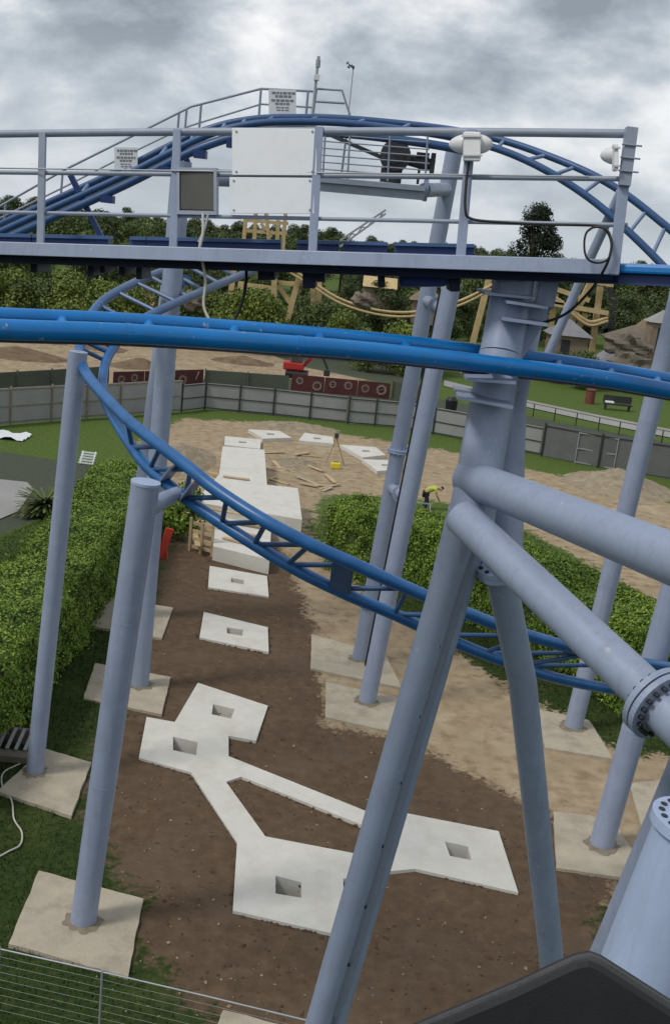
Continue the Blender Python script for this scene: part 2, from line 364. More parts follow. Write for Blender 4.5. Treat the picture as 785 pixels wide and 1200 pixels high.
def edge(ch, amt=.8):
    n_ = mth(t, 'SUBTRACT', nB, .5); n2_ = mth(t, 'SUBTRACT', nA, .5); s_ = mth(t, 'MULTIPLY', mth(t, 'ADD', n_, n2_), amt)
    a = mth(t, 'ADD', ch, s_); m = nd(t, 'ShaderNodeMapRange'); m.inputs[1].default_value = .4; m.inputs[2].default_value = .62
    t.links.new(a, m.inputs[0]); return m.outputs[0]
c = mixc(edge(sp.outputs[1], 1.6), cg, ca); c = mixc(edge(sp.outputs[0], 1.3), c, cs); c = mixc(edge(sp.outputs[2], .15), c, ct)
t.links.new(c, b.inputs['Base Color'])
bp = nd(t, 'ShaderNodeBump'); bp.inputs['Strength'].default_value = .5; bp.inputs['Distance'].default_value = .05
hh = mth(t, 'ADD', mth(t, 'MULTIPLY', nG, 1.1), mth(t, 'MULTIPLY', nD, .25)); t.links.new(hh, bp.inputs['Height']); t.links.new(bp.outputs[0], b.inputs['Normal'])
me.materials.append(gm)

# ---------------------------------------------------------------- leafy things
def leafmesh(name, pts, size, mat_, nrm=None, flat=.0, asp=.6):
    pts = np.asarray(pts, float); n = len(pts)
    u = nrg.normal(size=(n, 3))
    if nrm is not None:
        nn = np.asarray(nrm, float)+nrg.normal(size=(n, 3))*.55; nn /= np.linalg.norm(nn, axis=1, keepdims=True)+1e-9
        u -= nn*(u*nn).sum(1, keepdims=True); u /= np.linalg.norm(u, axis=1, keepdims=True)+1e-9; v = np.cross(nn, u)
    else:
        u /= np.linalg.norm(u, axis=1, keepdims=True); v = np.cross(u, nrg.normal(size=(n, 3))); v /= np.linalg.norm(v, axis=1, keepdims=True)+1e-9
    s = (size*nrg.uniform(.6, 1.4, n))[:, None]; u = u*s; v = v*s*asp
    co = np.stack([pts-u, pts-v, pts+u, pts+v], 1).reshape(-1, 3)
    me = bpy.data.meshes.new(name); me.vertices.add(4*n); me.vertices.foreach_set('co', co.ravel())
    me.loops.add(4*n); me.loops.foreach_set('vertex_index', np.arange(4*n, dtype=np.int32)); me.polygons.add(n)
    me.polygons.foreach_set('loop_start', np.arange(0, 4*n, 4, dtype=np.int32)); me.polygons.foreach_set('loop_total', np.full(n, 4, np.int32))
    me.update(); me.materials.append(mat_); return me
def hedge(name, path, width, height, nleaf, leaf, label, mat_):
    path = [Vector((p[0], p[1], 0)) for p in path]; seg = [(path[i], path[i+1]) for i in range(len(path)-1)]
    ln = np.array([(b_-a_).length for a_, b_ in seg]); org = path[0]
    rt = thing(name, org, label, 'hedge')
    k = nrg.choice(len(seg), nleaf, p=ln/ln.sum()); tt = nrg.uniform(0, 1, nleaf)
    A = np.array([[a_.x, a_.y] for a_, _ in seg])[k]; B = np.array([[b_.x, b_.y] for _, b_ in seg])[k]
    D = (B-A)/np.linalg.norm(B-A, axis=1, keepdims=True); S = np.stack([D[:, 1], -D[:, 0]], -1)
    C = A+(B-A)*tt[:, None]
    # profile walk: left side, top, right side with rounded shoulders
    per = 2*height+width; q = nrg.uniform(0, per, nleaf); off = np.zeros(nleaf); z = np.zeros(nleaf); nrm = np.zeros((nleaf, 3))
    l_ = q < height; r_ = q > height+width; tp = ~(l_ | r_)
    off[l_] = -width/2; z[l_] = q[l_]; off[r_] = width/2; z[r_] = q[r_]-height-width; off[tp] = q[tp]-height-width/2; z[tp] = height
    nrm[:, 0] = S[:, 0]*np.sign(off)*(~tp); nrm[:, 1] = S[:, 1]*np.sign(off)*(~tp); nrm[:, 2] = np.where(tp, 1, .25)
    rr = np.minimum(width/2-np.abs(off), .4); z = z-np.where(tp, (.4-rr)**2*1.0, 0)
    bulge = .22*vnoise(C[:, 0]*1.0+z*2, C[:, 1]+off, 2.1, 4)+.16*vnoise(C[:, 0]+off, C[:, 1]+z, 5.1, 6)
    jit = bulge+nrg.normal(size=nleaf)*.04-np.abs(nrg.normal(size=nleaf))*.09+(nrg.random(nleaf) < .03)*nrg.uniform(.05, .22, nleaf)
    pt = np.stack([C[:, 0]+S[:, 0]*off+nrm[:, 0]*jit-org.x, C[:, 1]+S[:, 1]*off+nrm[:, 1]*jit-org.y, z+jit*tp], -1)
    # end caps
    ne = nleaf//25
    for e_, sg in ((0, -1), (-1, 1)):
        p0 = path[e_]; d0 = (path[1]-path[0] if e_ == 0 else path[-1]-path[-2]).normalized(); s0 = Vector((d0.y, -d0.x, 0))
        o_ = nrg.uniform(-width/2, width/2, ne); zz = nrg.uniform(0, height, ne); j = nrg.normal(size=ne)*.08
        pe = np.stack([p0.x-org.x+s0.x*o_+d0.x*sg*j, p0.y-org.y+s0.y*o_+d0.y*sg*j, zz], -1); pt = np.concatenate([pt, pe])
        nrm = np.concatenate([nrm, np.tile([[d0.x*sg, d0.y*sg, .2]], (ne, 1))])
    f = bpy.data.objects.new('foliage', leafmesh('foliage', pt, leaf, mat_, nrm)); COL.objects.link(f); f.parent = rt
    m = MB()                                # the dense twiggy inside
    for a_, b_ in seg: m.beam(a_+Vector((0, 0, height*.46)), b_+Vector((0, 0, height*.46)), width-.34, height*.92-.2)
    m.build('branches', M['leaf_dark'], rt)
    return rt
hedge('hedge', [G(172, 610)+Vector((-.9, 0, 0)), G(108, 735)+Vector((-1.0, 0, 0)), G(20, 850)+Vector((-1.0, 0, 0)), G(-60, 960)+Vector((-1.2, 0, 0))], 2.3, 2.3, 135000, .04,
      'tall clipped green hedge running along the left of the yard', M['leaf_hedge'])
hedge('hedge', [G(382, 668)+Vector((.5, 1.0, 0)), G(505, 705)+Vector((.5, 1.0, 0)), G(640, 775)+Vector((.6, 1, 0)), G(752, 850)+Vector((.6, .9, 0))], 2.3, 2.55, 115000, .045,
      'long green hedge behind the pair of joined columns', M['leaf_hedge'])

def blob_pts(n, centers, radii):
    k = nrg.choice(len(centers), n, p=np.array(radii)**2/np.sum(np.array(radii)**2)); d = nrg.normal(size=(n, 3)); d /= np.linalg.norm(d, axis=1, keepdims=True)
    r = np.array(radii)[k]*nrg.uniform(.55, 1.08, n); d[:, 2] *= .85
    return np.array(centers)[k]+d*r[:, None], d
def make_tree(name, h, cr, trunk_h, nb, nl, leaf, lm, label, cat='tree', group=None, loc=(0, 0, 0), squash=1.0):
    rt = thing(name, loc, label, cat, group); m = MB()
    th = trunk_h+(h-trunk_h)*.55
    m.tube([(0, 0, -.3), (.05*h*.1, 0, th*.5), (0, .03*h*.2, th)], [h*.028, h*.02, h*.008], 7)
    cs, rs = [], []
    for i in range(nb):
        a = rnd.uniform(0, 6.28); f = rnd.random(); zz = trunk_h+(h-trunk_h)*(.12+.76*f); rad = cr*math.sin(math.pi*min(1, .2+.75*f))**.8*rnd.uniform(.25, .8)
        c = (math.cos(a)*rad, math.sin(a)*rad, zz*squash); cs.append(c); rs.append(cr*rnd.uniform(.26, .46))
        if i % 2 == 0: m.tube([(0, 0, min(th, zz*.6)), c], [h*.009, h*.003], 5)
    m.build('trunk', M['bark'], rt, local=True)
    p, n_ = blob_pts(nl, cs, rs)
    o = bpy.data.objects.new('crown', leafmesh('crown', p, leaf, lm, n_)); COL.objects.link(o); o.parent = rt
    return rt
def gz(x, y): return float(terrain(np.array([x]), np.array([y]))[0])

GT = 'park trees behind the yard'
protos = [make_tree('broadleaf_tree', 11, 4.2, 2.0, 30, 6500, .2, M['leaf_dark'], 'dark green round tree in the park woodland', group=GT),
          make_tree('broadleaf_tree', 9.5, 4.6, 1.6, 28, 6500, .2, M['leaf_mid'], 'mid green spreading tree in the park woodland', group=GT),
          make_tree('broadleaf_tree', 10.5, 3.4, 2.2, 24, 5500, .2, M['leaf_dark'], 'dark green narrow tree in the park woodland', group=GT)]
shr = make_tree('shrub', 3.4, 2.3, .3, 22, 5200, .1, M['leaf_yel'], 'yellow green shrub in the planting beyond the bare earth', 'shrub', 'yellow green shrubs beyond the yard')
shd = make_tree('shrub', 3.4, 2.4, .3, 22, 5200, .1, M['leaf_mid'], 'dark green shrub in the planting beyond the bare earth', 'shrub', 'dark green shrubs beyond the yard')
used = set()
def put(pr, x, y, rz, sc):
    z = gz(x, y)-.05
    if pr.name not in used:
        used.add(pr.name); pr.location = (x, y, z); pr.rotation_euler = (0, 0, rz); pr.scale = (sc,)*3 if isinstance(sc, (int, float)) else sc; return pr
    return copy_thing(pr, (x, y, z), rz, sc)
r2 = random.Random(21)
# rows given as (distance, from px, to px, count, top row offset against horizon in px, jitter)
def hzn(px): return 233.5+.1051*px
def row(y0, px0, px1, n, rise, jit, kinds, hb):
    for i in range(n):
        px = px0+(px1-px0)*(i+r2.uniform(.1, .9))/n; y = y0*r2.uniform(.93, 1.08)
        g = AtY(px, hzn(px), y); k = r2.choice(kinds)
        top = CAM_H+(rise+r2.uniform(-jit, jit))*y/FPX
        z0 = gz(g.x, y); s = max(.25, (top-z0)/hb[k]); put([*protos, shr, shd][k], g.x, y, r2.uniform(0, 6.28), (s*r2.uniform(.9, 1.15), s*r2.uniform(.9, 1.15), s))
HB = [11, 9.5, 10.5, 3.4, 3.4]
row(380, -260, 1050, 60, 3, 5, [0, 0, 2], HB)
row(300, -260, 1050, 44, 0, 5, [0, 1, 2], HB)
row(230, -230, 1020, 34, -5, 5, [0, 1, 2, 0], HB)
row(175, -200, 1000, 26, -22, 8, [1, 0, 1, 2], HB)
row(140, -180, 250, 10, -44, 10, [1, 0], HB)
row(145, 700, 960, 8, -22, 12, [0, 2, 0], HB)
row(128, 400, 640, 5, -55, 12, [1, 0], HB)
row(152, 230, 720, 14, -48, 7, [1, 0, 2, 1], HB)
row(136, 240, 600, 12, -70, 7, [4, 4, 3, 1], HB)
row(112, -120, 230, 9, -78, 10, [4, 4, 3], HB)
row(112, 225, 420, 9, -84, 9, [3, 3, 4], HB)
row(105, 395, 560, 8, -98, 8, [3, 4], HB)
row(112, 590, 720, 4, -104, 5, [3, 4], HB)
row(106, 690, 900, 6, -102, 8, [4, 4, 3], HB)
for px, pt, y in ((90, 328, 104), (118, 330, 101), (150, 336, 104), (300, 340, 104)):
    g = AtY(px, pt, y); put(shr, g.x, y, px, (1.5, 1.5, (g.z)/3.4))
cg_ = AtY(626, 300, 150)
make_tree('conifer_tree', (AtY(626, 234, 150).z-gz(cg_.x, 150))*1.06, 4.0, 1.0, 70, 17000, .17, M['leaf_con'], 'tall dark conifer standing alone above the tree line', loc=(cg_.x, 150, gz(cg_.x, 150)))

# near grass blades: uncountable
gpts = []
gx = nrg.uniform(-14, 14, 160000); gy = nrg.uniform(13, 46, 160000)
keep = (sdp(soil, gx, gy) < -.35) & (np.maximum(sdp(sand1, gx, gy), sdp(sand2, gx, gy)) < -.35) & (sdp(tar, gx, gy) < -.2)
gx, gy = gx[keep], gy[keep]
PADS_OLD = {
 'a': [(52, 877), (107, 893), (84, 956), (-3, 927)], 'b': [(46, 1020), (168, 1053), (150, 1145), (11, 1106)],
 'c': [(114, 697), (203, 712), (190, 748), (98, 732)], 'd': [(112, 777), (200, 793), (190, 837), (98, 818)],
 'e': [(365, 743), (452, 767), (471, 806), (364, 783)], 'f': [(382, 799), (466, 817), (461, 858), (381, 840)],
 'g': [(630, 831), (690, 844), (718, 889), (638, 876)], 'h': [(648, 951), (690, 955), (722, 968), (740, 996), (727, 1028), (652, 1017)],
 'i': [(737, 918), (790, 912), (812, 950), (752, 973)], 'j': [(262, 1183), (345, 1205), (335, 1262), (240, 1240)]}
for q in PADS_OLD.values():
    s_ = sdp(np.array([G(*p)[:2] for p in q]), gx, gy); k = s_ < .03; gx, gy = gx[k], gy[k]
hk = np.ones(len(gx), bool)
gz_ = terrain(gx, gy); hgt = nrg.uniform(.03, .10, len(gx)); an = nrg.uniform(0, 6.28, len(gx)); wd = .014
lx = nrg.normal(size=len(gx))*.03; ly = nrg.normal(size=len(gx))*.03
co = np.stack([np.stack([gx-np.cos(an)*wd, gy-np.sin(an)*wd, gz_], -1), np.stack([gx+np.cos(an)*wd, gy+np.sin(an)*wd, gz_], -1), np.stack([gx+lx, gy+ly, gz_+hgt], -1)], 1).reshape(-1, 3)
gme = bpy.data.meshes.new('grass'); n = len(gx); gme.vertices.add(3*n); gme.vertices.foreach_set('co', co.ravel()); gme.loops.add(3*n); gme.loops.foreach_set('vertex_index', np.arange(3*n, dtype=np.int32))
gme.polygons.add(n); gme.polygons.foreach_set('loop_start', np.arange(0, 3*n, 3, dtype=np.int32)); gme.polygons.foreach_set('loop_total', np.full(n, 3, np.int32)); gme.update(); gme.materials.append(M['grassblade'])
go = bpy.data.objects.new('grass', gme); COL.objects.link(go); go['kind'] = 'stuff'; go['label'] = 'rough green grass'; go['category'] = 'grass'

# pebbles and crumbs of earth on the bare yard: uncountable
pm = MB()
for i in range(420):
    px, py = rnd.uniform(110, 735), rnd.uniform(640, 1200); g = G(px, py)
    s = rnd.uniform(.012, .04)*(1.6 if rnd.random() < .1 else 1); a = rnd.uniform(0, 3)
    u = Vector((math.cos(a), math.sin(a), 0))*s; v = Vector((-math.sin(a), math.cos(a), 0))*s*rnd.uniform(.5, .9)
    c_ = Vector((g.x, g.y, gz(g.x, g.y)+s*.2))
    pm.add([c_+u, c_+v, c_-u, c_-v, c_+Vector((s*.2, 0, s*.7))], [(0, 1, 4), (1, 2, 4), (2, 3, 4), (3, 0, 4)])
o = pm.build('gravel', M['dirtmound']); o['kind'] = 'stuff'; o['label'] = 'loose stones on the brown soil'; o['category'] = 'gravel'

# ---------------------------------------------------------------- concrete pads
def pad(key, label, z=.07):
    rg = random.Random(key); q = [G(*p, z) for p in PADS_OLD[key]]; c_ = sum(q, Vector())/len(q); poly = []
    for i in range(len(q)):
        a_, b_ = q[i], q[(i+1) % len(q)]; n_ = 9; d_ = (b_-a_); nv = Vector((d_.y, -d_.x, 0)).normalized()
        for k in range(n_):
            poly.append(a_+d_*(k/n_)+nv*rg.uniform(-.012, .012))
    m = MB(); m.prism([(p.x, p.y) for p in poly], -.25, z)
    return tag(m.build('foundation_pad', M['conc_old'], None, org=(c_.x, c_.y, 0)), label, 'concrete pad')
pad('a', 'square beige concrete pad under the slim column at left edge')
pad('b', 'nearest square beige concrete pad, under the flat topped column')
pad('c', 'beige concrete pad beside the hedge, farther of two behind the flat topped column')
pad('d', 'beige concrete pad on the grass, nearer of two behind the flat topped column')
pad('e', 'beige concrete pad under the bolted column of the joined pair')
pad('f', 'beige concrete pad under the smooth column of the joined pair')
pad('g', 'beige concrete pad beside the end of the right hedge')
pad('h', 'rounded pale concrete pad at the brown soil edge, under a leaning column')
pad('i', 'beige concrete pad cut by the right edge, with no column on it')
pad('j', 'beige concrete pad corner peeping out below the wire fence')
def slab(outer, holes, z, name, label, pits=(), mat_='conc_new', cat='concrete slab', z0=-.6, floor=False):
    bm = bmesh.new(); ed = []
    for lp in [outer]+list(holes):
        vs = [bm.verts.new(G(*p, z)) for p in lp]; ed += [bm.edges.new((vs[i], vs[(i+1) % len(vs)])) for i in range(len(vs))]
    pv = []
    for lp in pits:
        vs = [bm.verts.new(G(*p, z)) for p in lp]; pv.append(vs); ed += [bm.edges.new((vs[i], vs[(i+1) % len(vs)])) for i in range(len(vs))]
    bmesh.ops.triangle_fill(bm, use_beauty=True, use_dissolve=False, edges=ed)
    for f in bm.faces:
        if f.normal.z < 0: f.normal_flip()
    be = [e for e in bm.edges if e.is_boundary]
    r_ = bmesh.ops.extrude_edge_only(bm, edges=be)
    for v in [g for g in r_['geom'] if isinstance(g, bmesh.types.BMVert)]: v.co.z = z0
    for vs in (pv if floor else []):        # the bottoms of the pits
        c_ = [Vector((v.co.x, v.co.y, z0+.02)) for v in vs]; bm.faces.new([bm.verts.new(p) for p in c_])
    bmesh.ops.recalc_face_normals(bm, faces=bm.faces)
    me = bpy.data.meshes.new(name); bm.to_mesh(me); bm.free(); me.materials.append(M[mat_])
    o = bpy.data.objects.new(name, me); COL.objects.link(o); return tag(o, label, cat)
slab([(232, 800), (314, 827), (300, 868), (268, 862), (268, 886), (433, 952), (477, 953), (584, 974), (607, 1046), (487, 1018), (456, 1021), (402, 1030), (403, 1056), (390, 1094), (273, 1067), (278, 987), (224, 905), (163, 888), (172, 840), (205, 846)],
     [[(265, 916), (283, 910), (430, 969), (421, 1001), (311, 980)]], .065, 'foundation_slab', 'large white concrete slab of joined blocks with four square pits',
     [[(250, 825), (275, 831), (271, 842), (248, 837)], [(203, 863), (232, 870), (230, 885), (203, 879)], [(323, 1026), (353, 1034), (353, 1052), (323, 1047)], [(521, 986), (548, 992), (552, 1008), (527, 1003)]])
slab([(246, 663), (313, 675), (315, 699), (244, 688)], [], .065, 'foundation_slab', 'small white concrete block nearest the raised concrete footing', [[(271, 677), (286, 680), (286, 685), (271, 682)]])
slab([(239, 717), (314, 735), (315, 764), (234, 747)], [], .065, 'foundation_slab', 'small white concrete block nearest the large joined slab', [[(266, 735), (285, 738), (284, 745), (266, 742)]])
# raised footing
m = MB()
top = [(261, 523), (310, 527), (313, 568), (349, 572), (354, 609), (300, 600), (240, 590), (236, 579), (257, 556)]
m.prism([tuple(G(*p, 1.0)[:2]) for p in top], -.2, 1.0)
tf = thing('raised_footing', G(290, 600), 'raised cross shaped concrete footing strewn with planks', 'concrete footing')
m.build('upper_block', M['conc_new'], tf)
m = MB(); m.prism([tuple(G(*p, .55)[:2]) for p in [(253, 604), (318, 614), (316, 656), (250, 640)]], -.2, .55); m.build('lower_block', M['conc_new'], tf)
for k, (q, lb) in enumerate([([(264, 511), (306, 515), (305, 526), (263, 521)], 'white block just behind the raised footing'), ([(291, 503), (328, 505), (342, 513), (308, 514)], 'white block behind the footing nearest the grass strip'),
          ([(357, 507), (390, 512), (391, 520), (350, 516)], 'white block in line with the tripod, level with the fence corner'), ([(398, 521), (440, 524), (452, 533), (425, 536)], 'white block just right of the tripod, farther of two'),
          ([(424, 538), (470, 540), (470, 550), (442, 552)], 'white block beside the bolted column, nearer of two')]):
    c_ = [sum(p[0] for p in q)/4, sum(p[1] for p in q)/4]
    slab(q, [], .2, 'foundation_block', lb, [[(c_[0]-5, c_[1]-1.2), (c_[0]+4, c_[1]-.8), (c_[0]+5, c_[1]+1.2), (c_[0]-4, c_[1]+.8)]], cat='concrete block', z0=-.1, floor=True)
# planks lying about
PL = [((262, 558), (292, 562), 1.02), ((246, 596), (300, 606), 1.03), ((256, 618), (300, 628), .57), ((258, 610), (306, 618), .57), ((262, 630), (300, 640), .57), ((244, 553), (268, 560), .2), ((240, 557), (262, 565), .2),
      ((330, 539), (352, 545), .05), ((360, 545), (378, 552), .05), ((382, 556), (393, 566), .05), ((345, 533), (362, 530), .08), ((352, 566), (372, 570), .05), ((220, 600), (236, 616), .3), ((226, 612), (232, 640), .4)]
for i, (a_, b_, z) in enumerate(PL):
    A_, B_ = G(*a_, z+.03), G(*b_, z+.03); m = MB(); m.beam(A_, B_, .2, .05)
    on = 'on top of the raised footing' if i in (0, 1) else 'on the lower block of the footing' if i in (2, 3, 4) else 'beside the raised footing' if i in (5, 6, 12, 13) else 'on the sandy ground near the tripod'
    tag(m.build('plank', M['wood'], None, org=(A_+B_)/2), 'loose timber plank lying '+on, 'plank', 'loose planks about the footing')
rd = random.Random(5)
for k in range(16):
    px, py = rd.uniform(318, 388), rd.uniform(528, 576); g = G(px, py, .05); a = rd.uniform(0, 3.1); l_ = rd.uniform(.25, .8); d_ = Vector((math.cos(a), math.sin(a), rd.uniform(0, .12)))*l_
    m = MB(); m.beam(g-d_, g+d_, rd.uniform(.08, .2), .04); o = m.build('plank', M['wood' if k % 3 else 'conc_old'], None, org=g); tag(o, 'short offcut of board littering the sand right of the footing', 'plank', 'offcuts right of the footing')
# formwork at the footing's left
fw_ = thing('formwork_frame', G(228, 650), 'low slatted timber formwork at the footing, beside the left hedge', 'formwork')
m = MB(); a_, b_ = G(222, 645), G(248, 652)
for k in range(4): m.beam(a_+Vector((0, 0, .2+.3*k)), b_+Vector((0, 0, .2+.3*k)), .05, .12)
m.build('slats', M['wood'], fw_)
for f in (0, .5, 1):
    q = a_.lerp(b_, f)-Vector((0, .06, 0)); m = MB(); m.beam(q, q+Vector((0, 0, 1.3)), .09, .09); m.build('stake', M['wood'], fw_)

# ---------------------------------------------------------------- columns
def flange(mb, c_, ax, ro, ri, th=.04): mb.ring(c_, ax, ro, ri, th)
def column(foot, top, wpx, label, base_z=.06, extra=0.0, cap=False, name='support_column', dy=0.0):
    f = G(*foot, base_z); t_ = AtY(*top, f.y+dy); r_ = px2m(wpx, f)/2
    d_ = (t_-f).normalized(); t_ = t_+d_*extra
    rt = thing(name, f, label, 'column'); m = MB(); m.tube([f-d_*.15, t_], r_, 28); m.build('tube', M['paint'], rt)
    m = MB(); rg = random.Random(foot[0]); n_ = 26; lo = [r_*rg.uniform(1.2, 1.75) for _ in range(n_)]
    cs_ = [(math.cos(k*2*math.pi/n_), math.sin(k*2*math.pi/n_)) for k in range(n_)]
    m.add([f+Vector((c_*l_, s_*l_, .014)) for (c_, s_), l_ in zip(cs_, lo)]+[f+Vector((c_*r_*.95, s_*r_*.95, .05)) for c_, s_ in cs_], [(k, (k+1) % n_, n_+(k+1) % n_, n_+k) for k in range(n_)], True)
    m.build('grout_base', M['stain_shade'], rt)  # dark ring: grout stain plus contact shade painted round the foot
    for h_ in (.34, .71):
        q = f.lerp(t_, h_); m = MB(); m.ring(q, d_, r_*1.018, r_*.97, .03, 28); m.build('weld_seam', M['paint'], rt)
    return rt, f, t_, r_, d_
c1, f1, t1, r1, d1 = column((41, 905), (92, 412), 20, 'slim lavender column carrying the outermost bend of the spiral track')
c2, f2, t2, r2_, d2 = column((98, 1080), (171, 566), 30, 'lavender column with flat capped top and short arm to the track')
c3, f3, t3, r3, d3 = column((164, 803), (212, 205), 21, 'tall lavender column behind the small grey switch box', extra=.3)
c3b, f3b, t3b, r3b, d3b = column((150, 722), (200, 336), 21, 'lavender column behind the flat topped one, under the spiral start')
c4, f4, t4, r4, d4 = column((430, 822), (529, 332), 20.5, 'smooth lavender column of the joined pair, ending under the catwalk')
c4b, f4b, t4b, r4b, d4b = column((421, 772), (532, 177), 17.5, 'bolted tall lavender column of the joined pair, reaching up past the catwalk')
c5, f5, t5, r5, d5 = column((671, 852), (787, 380), 21, 'lavender column rising behind the spiral track beside the right hedge', extra=1.0)
c6, f6, t6, r6, d6 = column((704, 990), (792, 680), 28, 'leaning lavender column on the rounded pale pad', extra=2.0)
# joints of the pair
for c_, T_, r_, d_, f_, hs in ((c4b, t4b, r4b, d4b, f4b, (.12, .44)),):
    for h_ in hs:
        q = f_.lerp(T_, h_); m = MB(); m.ring(q-d_*.03, d_, r_*1.45, r_*.97, .045); m.ring(q+d_*.03, d_, r_*1.45, r_*.97, .045)
        for k in range(12):
            a = k*math.pi/6; m.tube([q+Vector((math.cos(a), math.sin(a), 0))*r_*1.24-d_*.09, q+Vector((math.cos(a), math.sin(a), 0))*r_*1.24+d_*.09], .02, 6)
        m.build('flange', M['paint_pale'], c_)
for py in (572, 352):
    fr = (py-f_.y if False else 0)
    def at_row(f_, T_, py):
        lo, hi = 0., 1.
        for _ in range(40):
            mm = (lo+hi)/2
            if proj(f_.lerp(T_, mm))[1] > py: lo = mm
            else: hi = mm
        return f_.lerp(T_, lo)
    a_ = at_row(f4b, t4b, py); b_ = at_row(f4, t4, py+12)
    m = MB(); m.tube([a_, b_], r4*.62, 16); mid = a_.lerp(b_, .55); m.ring(mid, (b_-a_), r4*.95, r4*.6, .06); m.build('tie_pipe', M['paint'], c4b)
tubeobj('cable', [at_row(f4, t4, y_)+Vector((-r4*1.05, -.05, 0)) for y_ in (340, 450, 560, 680, 780)], .022, M['black'], c4)
# capped top and arm of c2
m = MB(); m.tube([t2-d2*.02, t2+d2*.025], r2_*1.04, 28); m.build('top_cap', M['paint_pale'], c2)

# spiral track
Apx = [(345, 300, 30.5), (300, 297, 29.3), (262, 300, 28.1), (228, 306, 27.2), (204, 314, 26.5), (176, 324, 25.8), (153, 334, 25.2), (122, 352, 24.2), (104, 375, 23.2), (94, 405, 22.0), (97, 428, 20.9), (107, 446, 20.1), (127, 469, 19.2), (153, 495, 18.3), (189, 523, 17.5), (224, 550, 16.9), (255, 575, 16.5), (306, 608, 16.1), (357, 635, 16.0), (410, 659, 16.1), (470, 686, 16.4), (538, 715, 16.9), (590, 735, 17.5), (640, 751, 18.2), (690, 764, 19.0), (742, 775, 20.0), (800, 785, 21.4)]
Bpx = [(372, 300, 29.6), (340, 304, 28.6), (300, 316, 27.4), (272, 327, 26.6), (245, 338, 25.8), (222, 348, 25.2), (202, 357, 24.7), (166, 375, 23.9), (143, 395, 23.3), (126, 420, 22.4), (121, 442, 21.5), (121, 462, 20.8), (130, 483, 20.0), (147, 512, 19.1), (172, 546, 18.3), (205, 574, 17.7), (240, 600, 17.3), (298, 638, 16.8), (350, 669, 16.65), (405, 696, 16.75), (462, 720, 17.1), (530, 751, 17.6), (585, 773, 18.1), (638, 791, 18.8), (690, 803, 19.6), (745, 812, 20.6), (805, 820, 21.9)]
A = cr_([P(*p) for p in Apx], 8); B = cr_([P(*p) for p in Bpx], 8)
tr = thing('spiral_track', A[100], 'blue two rail coaster track spiralling down round the yard', 'coaster track')
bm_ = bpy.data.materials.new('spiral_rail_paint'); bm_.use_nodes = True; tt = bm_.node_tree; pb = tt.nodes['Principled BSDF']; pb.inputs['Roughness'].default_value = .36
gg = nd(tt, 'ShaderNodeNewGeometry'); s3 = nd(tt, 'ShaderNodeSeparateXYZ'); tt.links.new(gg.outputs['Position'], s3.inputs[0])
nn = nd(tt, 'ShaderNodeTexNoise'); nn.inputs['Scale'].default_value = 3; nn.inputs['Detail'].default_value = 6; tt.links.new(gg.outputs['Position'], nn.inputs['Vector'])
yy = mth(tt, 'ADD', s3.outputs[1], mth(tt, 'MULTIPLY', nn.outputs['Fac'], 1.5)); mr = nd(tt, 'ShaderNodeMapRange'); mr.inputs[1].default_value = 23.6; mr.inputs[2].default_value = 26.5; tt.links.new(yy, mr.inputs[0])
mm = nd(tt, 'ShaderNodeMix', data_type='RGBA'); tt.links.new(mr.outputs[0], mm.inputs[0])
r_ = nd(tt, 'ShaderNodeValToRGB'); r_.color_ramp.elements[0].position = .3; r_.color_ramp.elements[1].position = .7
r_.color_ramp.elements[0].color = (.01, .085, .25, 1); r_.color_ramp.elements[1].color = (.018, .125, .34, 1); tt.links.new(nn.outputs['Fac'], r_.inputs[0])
tt.links.new(r_.outputs[0], mm.inputs[6]); mm.inputs[7].default_value = (.13, .18, .29, 1); tt.links.new(mm.outputs[2], pb.inputs['Base Color'])  # far rails mixed to grey-blue: sky reflection painted into the colour
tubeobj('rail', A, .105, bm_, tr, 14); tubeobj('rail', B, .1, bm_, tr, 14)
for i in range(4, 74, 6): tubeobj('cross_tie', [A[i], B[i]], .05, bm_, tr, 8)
def by_px(seq, px, lo=76): return min(range(lo, len(seq)), key=lambda k: abs(proj(seq[k])[0]-px))
def by_py(seq, py, near): return min(range(max(70, near-14), min(len(seq), near+6)), key=lambda k: abs(proj(seq[k])[1]-py))
for k in (68, 73): tubeobj('cross_tie', [A[k], B[k]], .045, M['blue_mid'], tr, 8)
x_ = 150.0; ks = []
while x_ < 790: ks.append(by_px(A, x_)); x_ += 37+min(34, max(0, x_-190)*.115)
for ka, kn in zip(ks, ks[1:]):
    kb = by_py(B, proj(A[kn])[1], ka); tubeobj('cross_tie', [A[ka], B[kb]], .042, M['blue_mid'], tr, 8); tubeobj('cross_tie', [B[kb], A[kn]], .042, M['blue_mid'], tr, 8)
def near_i(seq, px): return min(range(90, len(seq)), key=lambda k: abs(proj(seq[k])[0]-px))
ia, ib = near_i(A, 402), near_i(B, 396)
m = MB(); dd = (A[ia+2]-A[ia-2]).normalized(); m.beam(A[ia]-(A[ia]-B[ib])*.05, B[ib]+(A[ia]-B[ib])*.05, .34, .16, dd.cross(A[ia]-B[ib])); m.build('joint_box', M['blue_mid'], tr, bevel=.03)
armt = B[min(range(90, len(B)), key=lambda k: abs(proj(B[k])[0]-208))]
m = MB(); m.tube([t2-d2*.5, t2.lerp(armt, .6)-d2*.18, armt], [r2_*.62, r2_*.6, r2_*.5], 18); m.build('arm', M['paint'], c2)
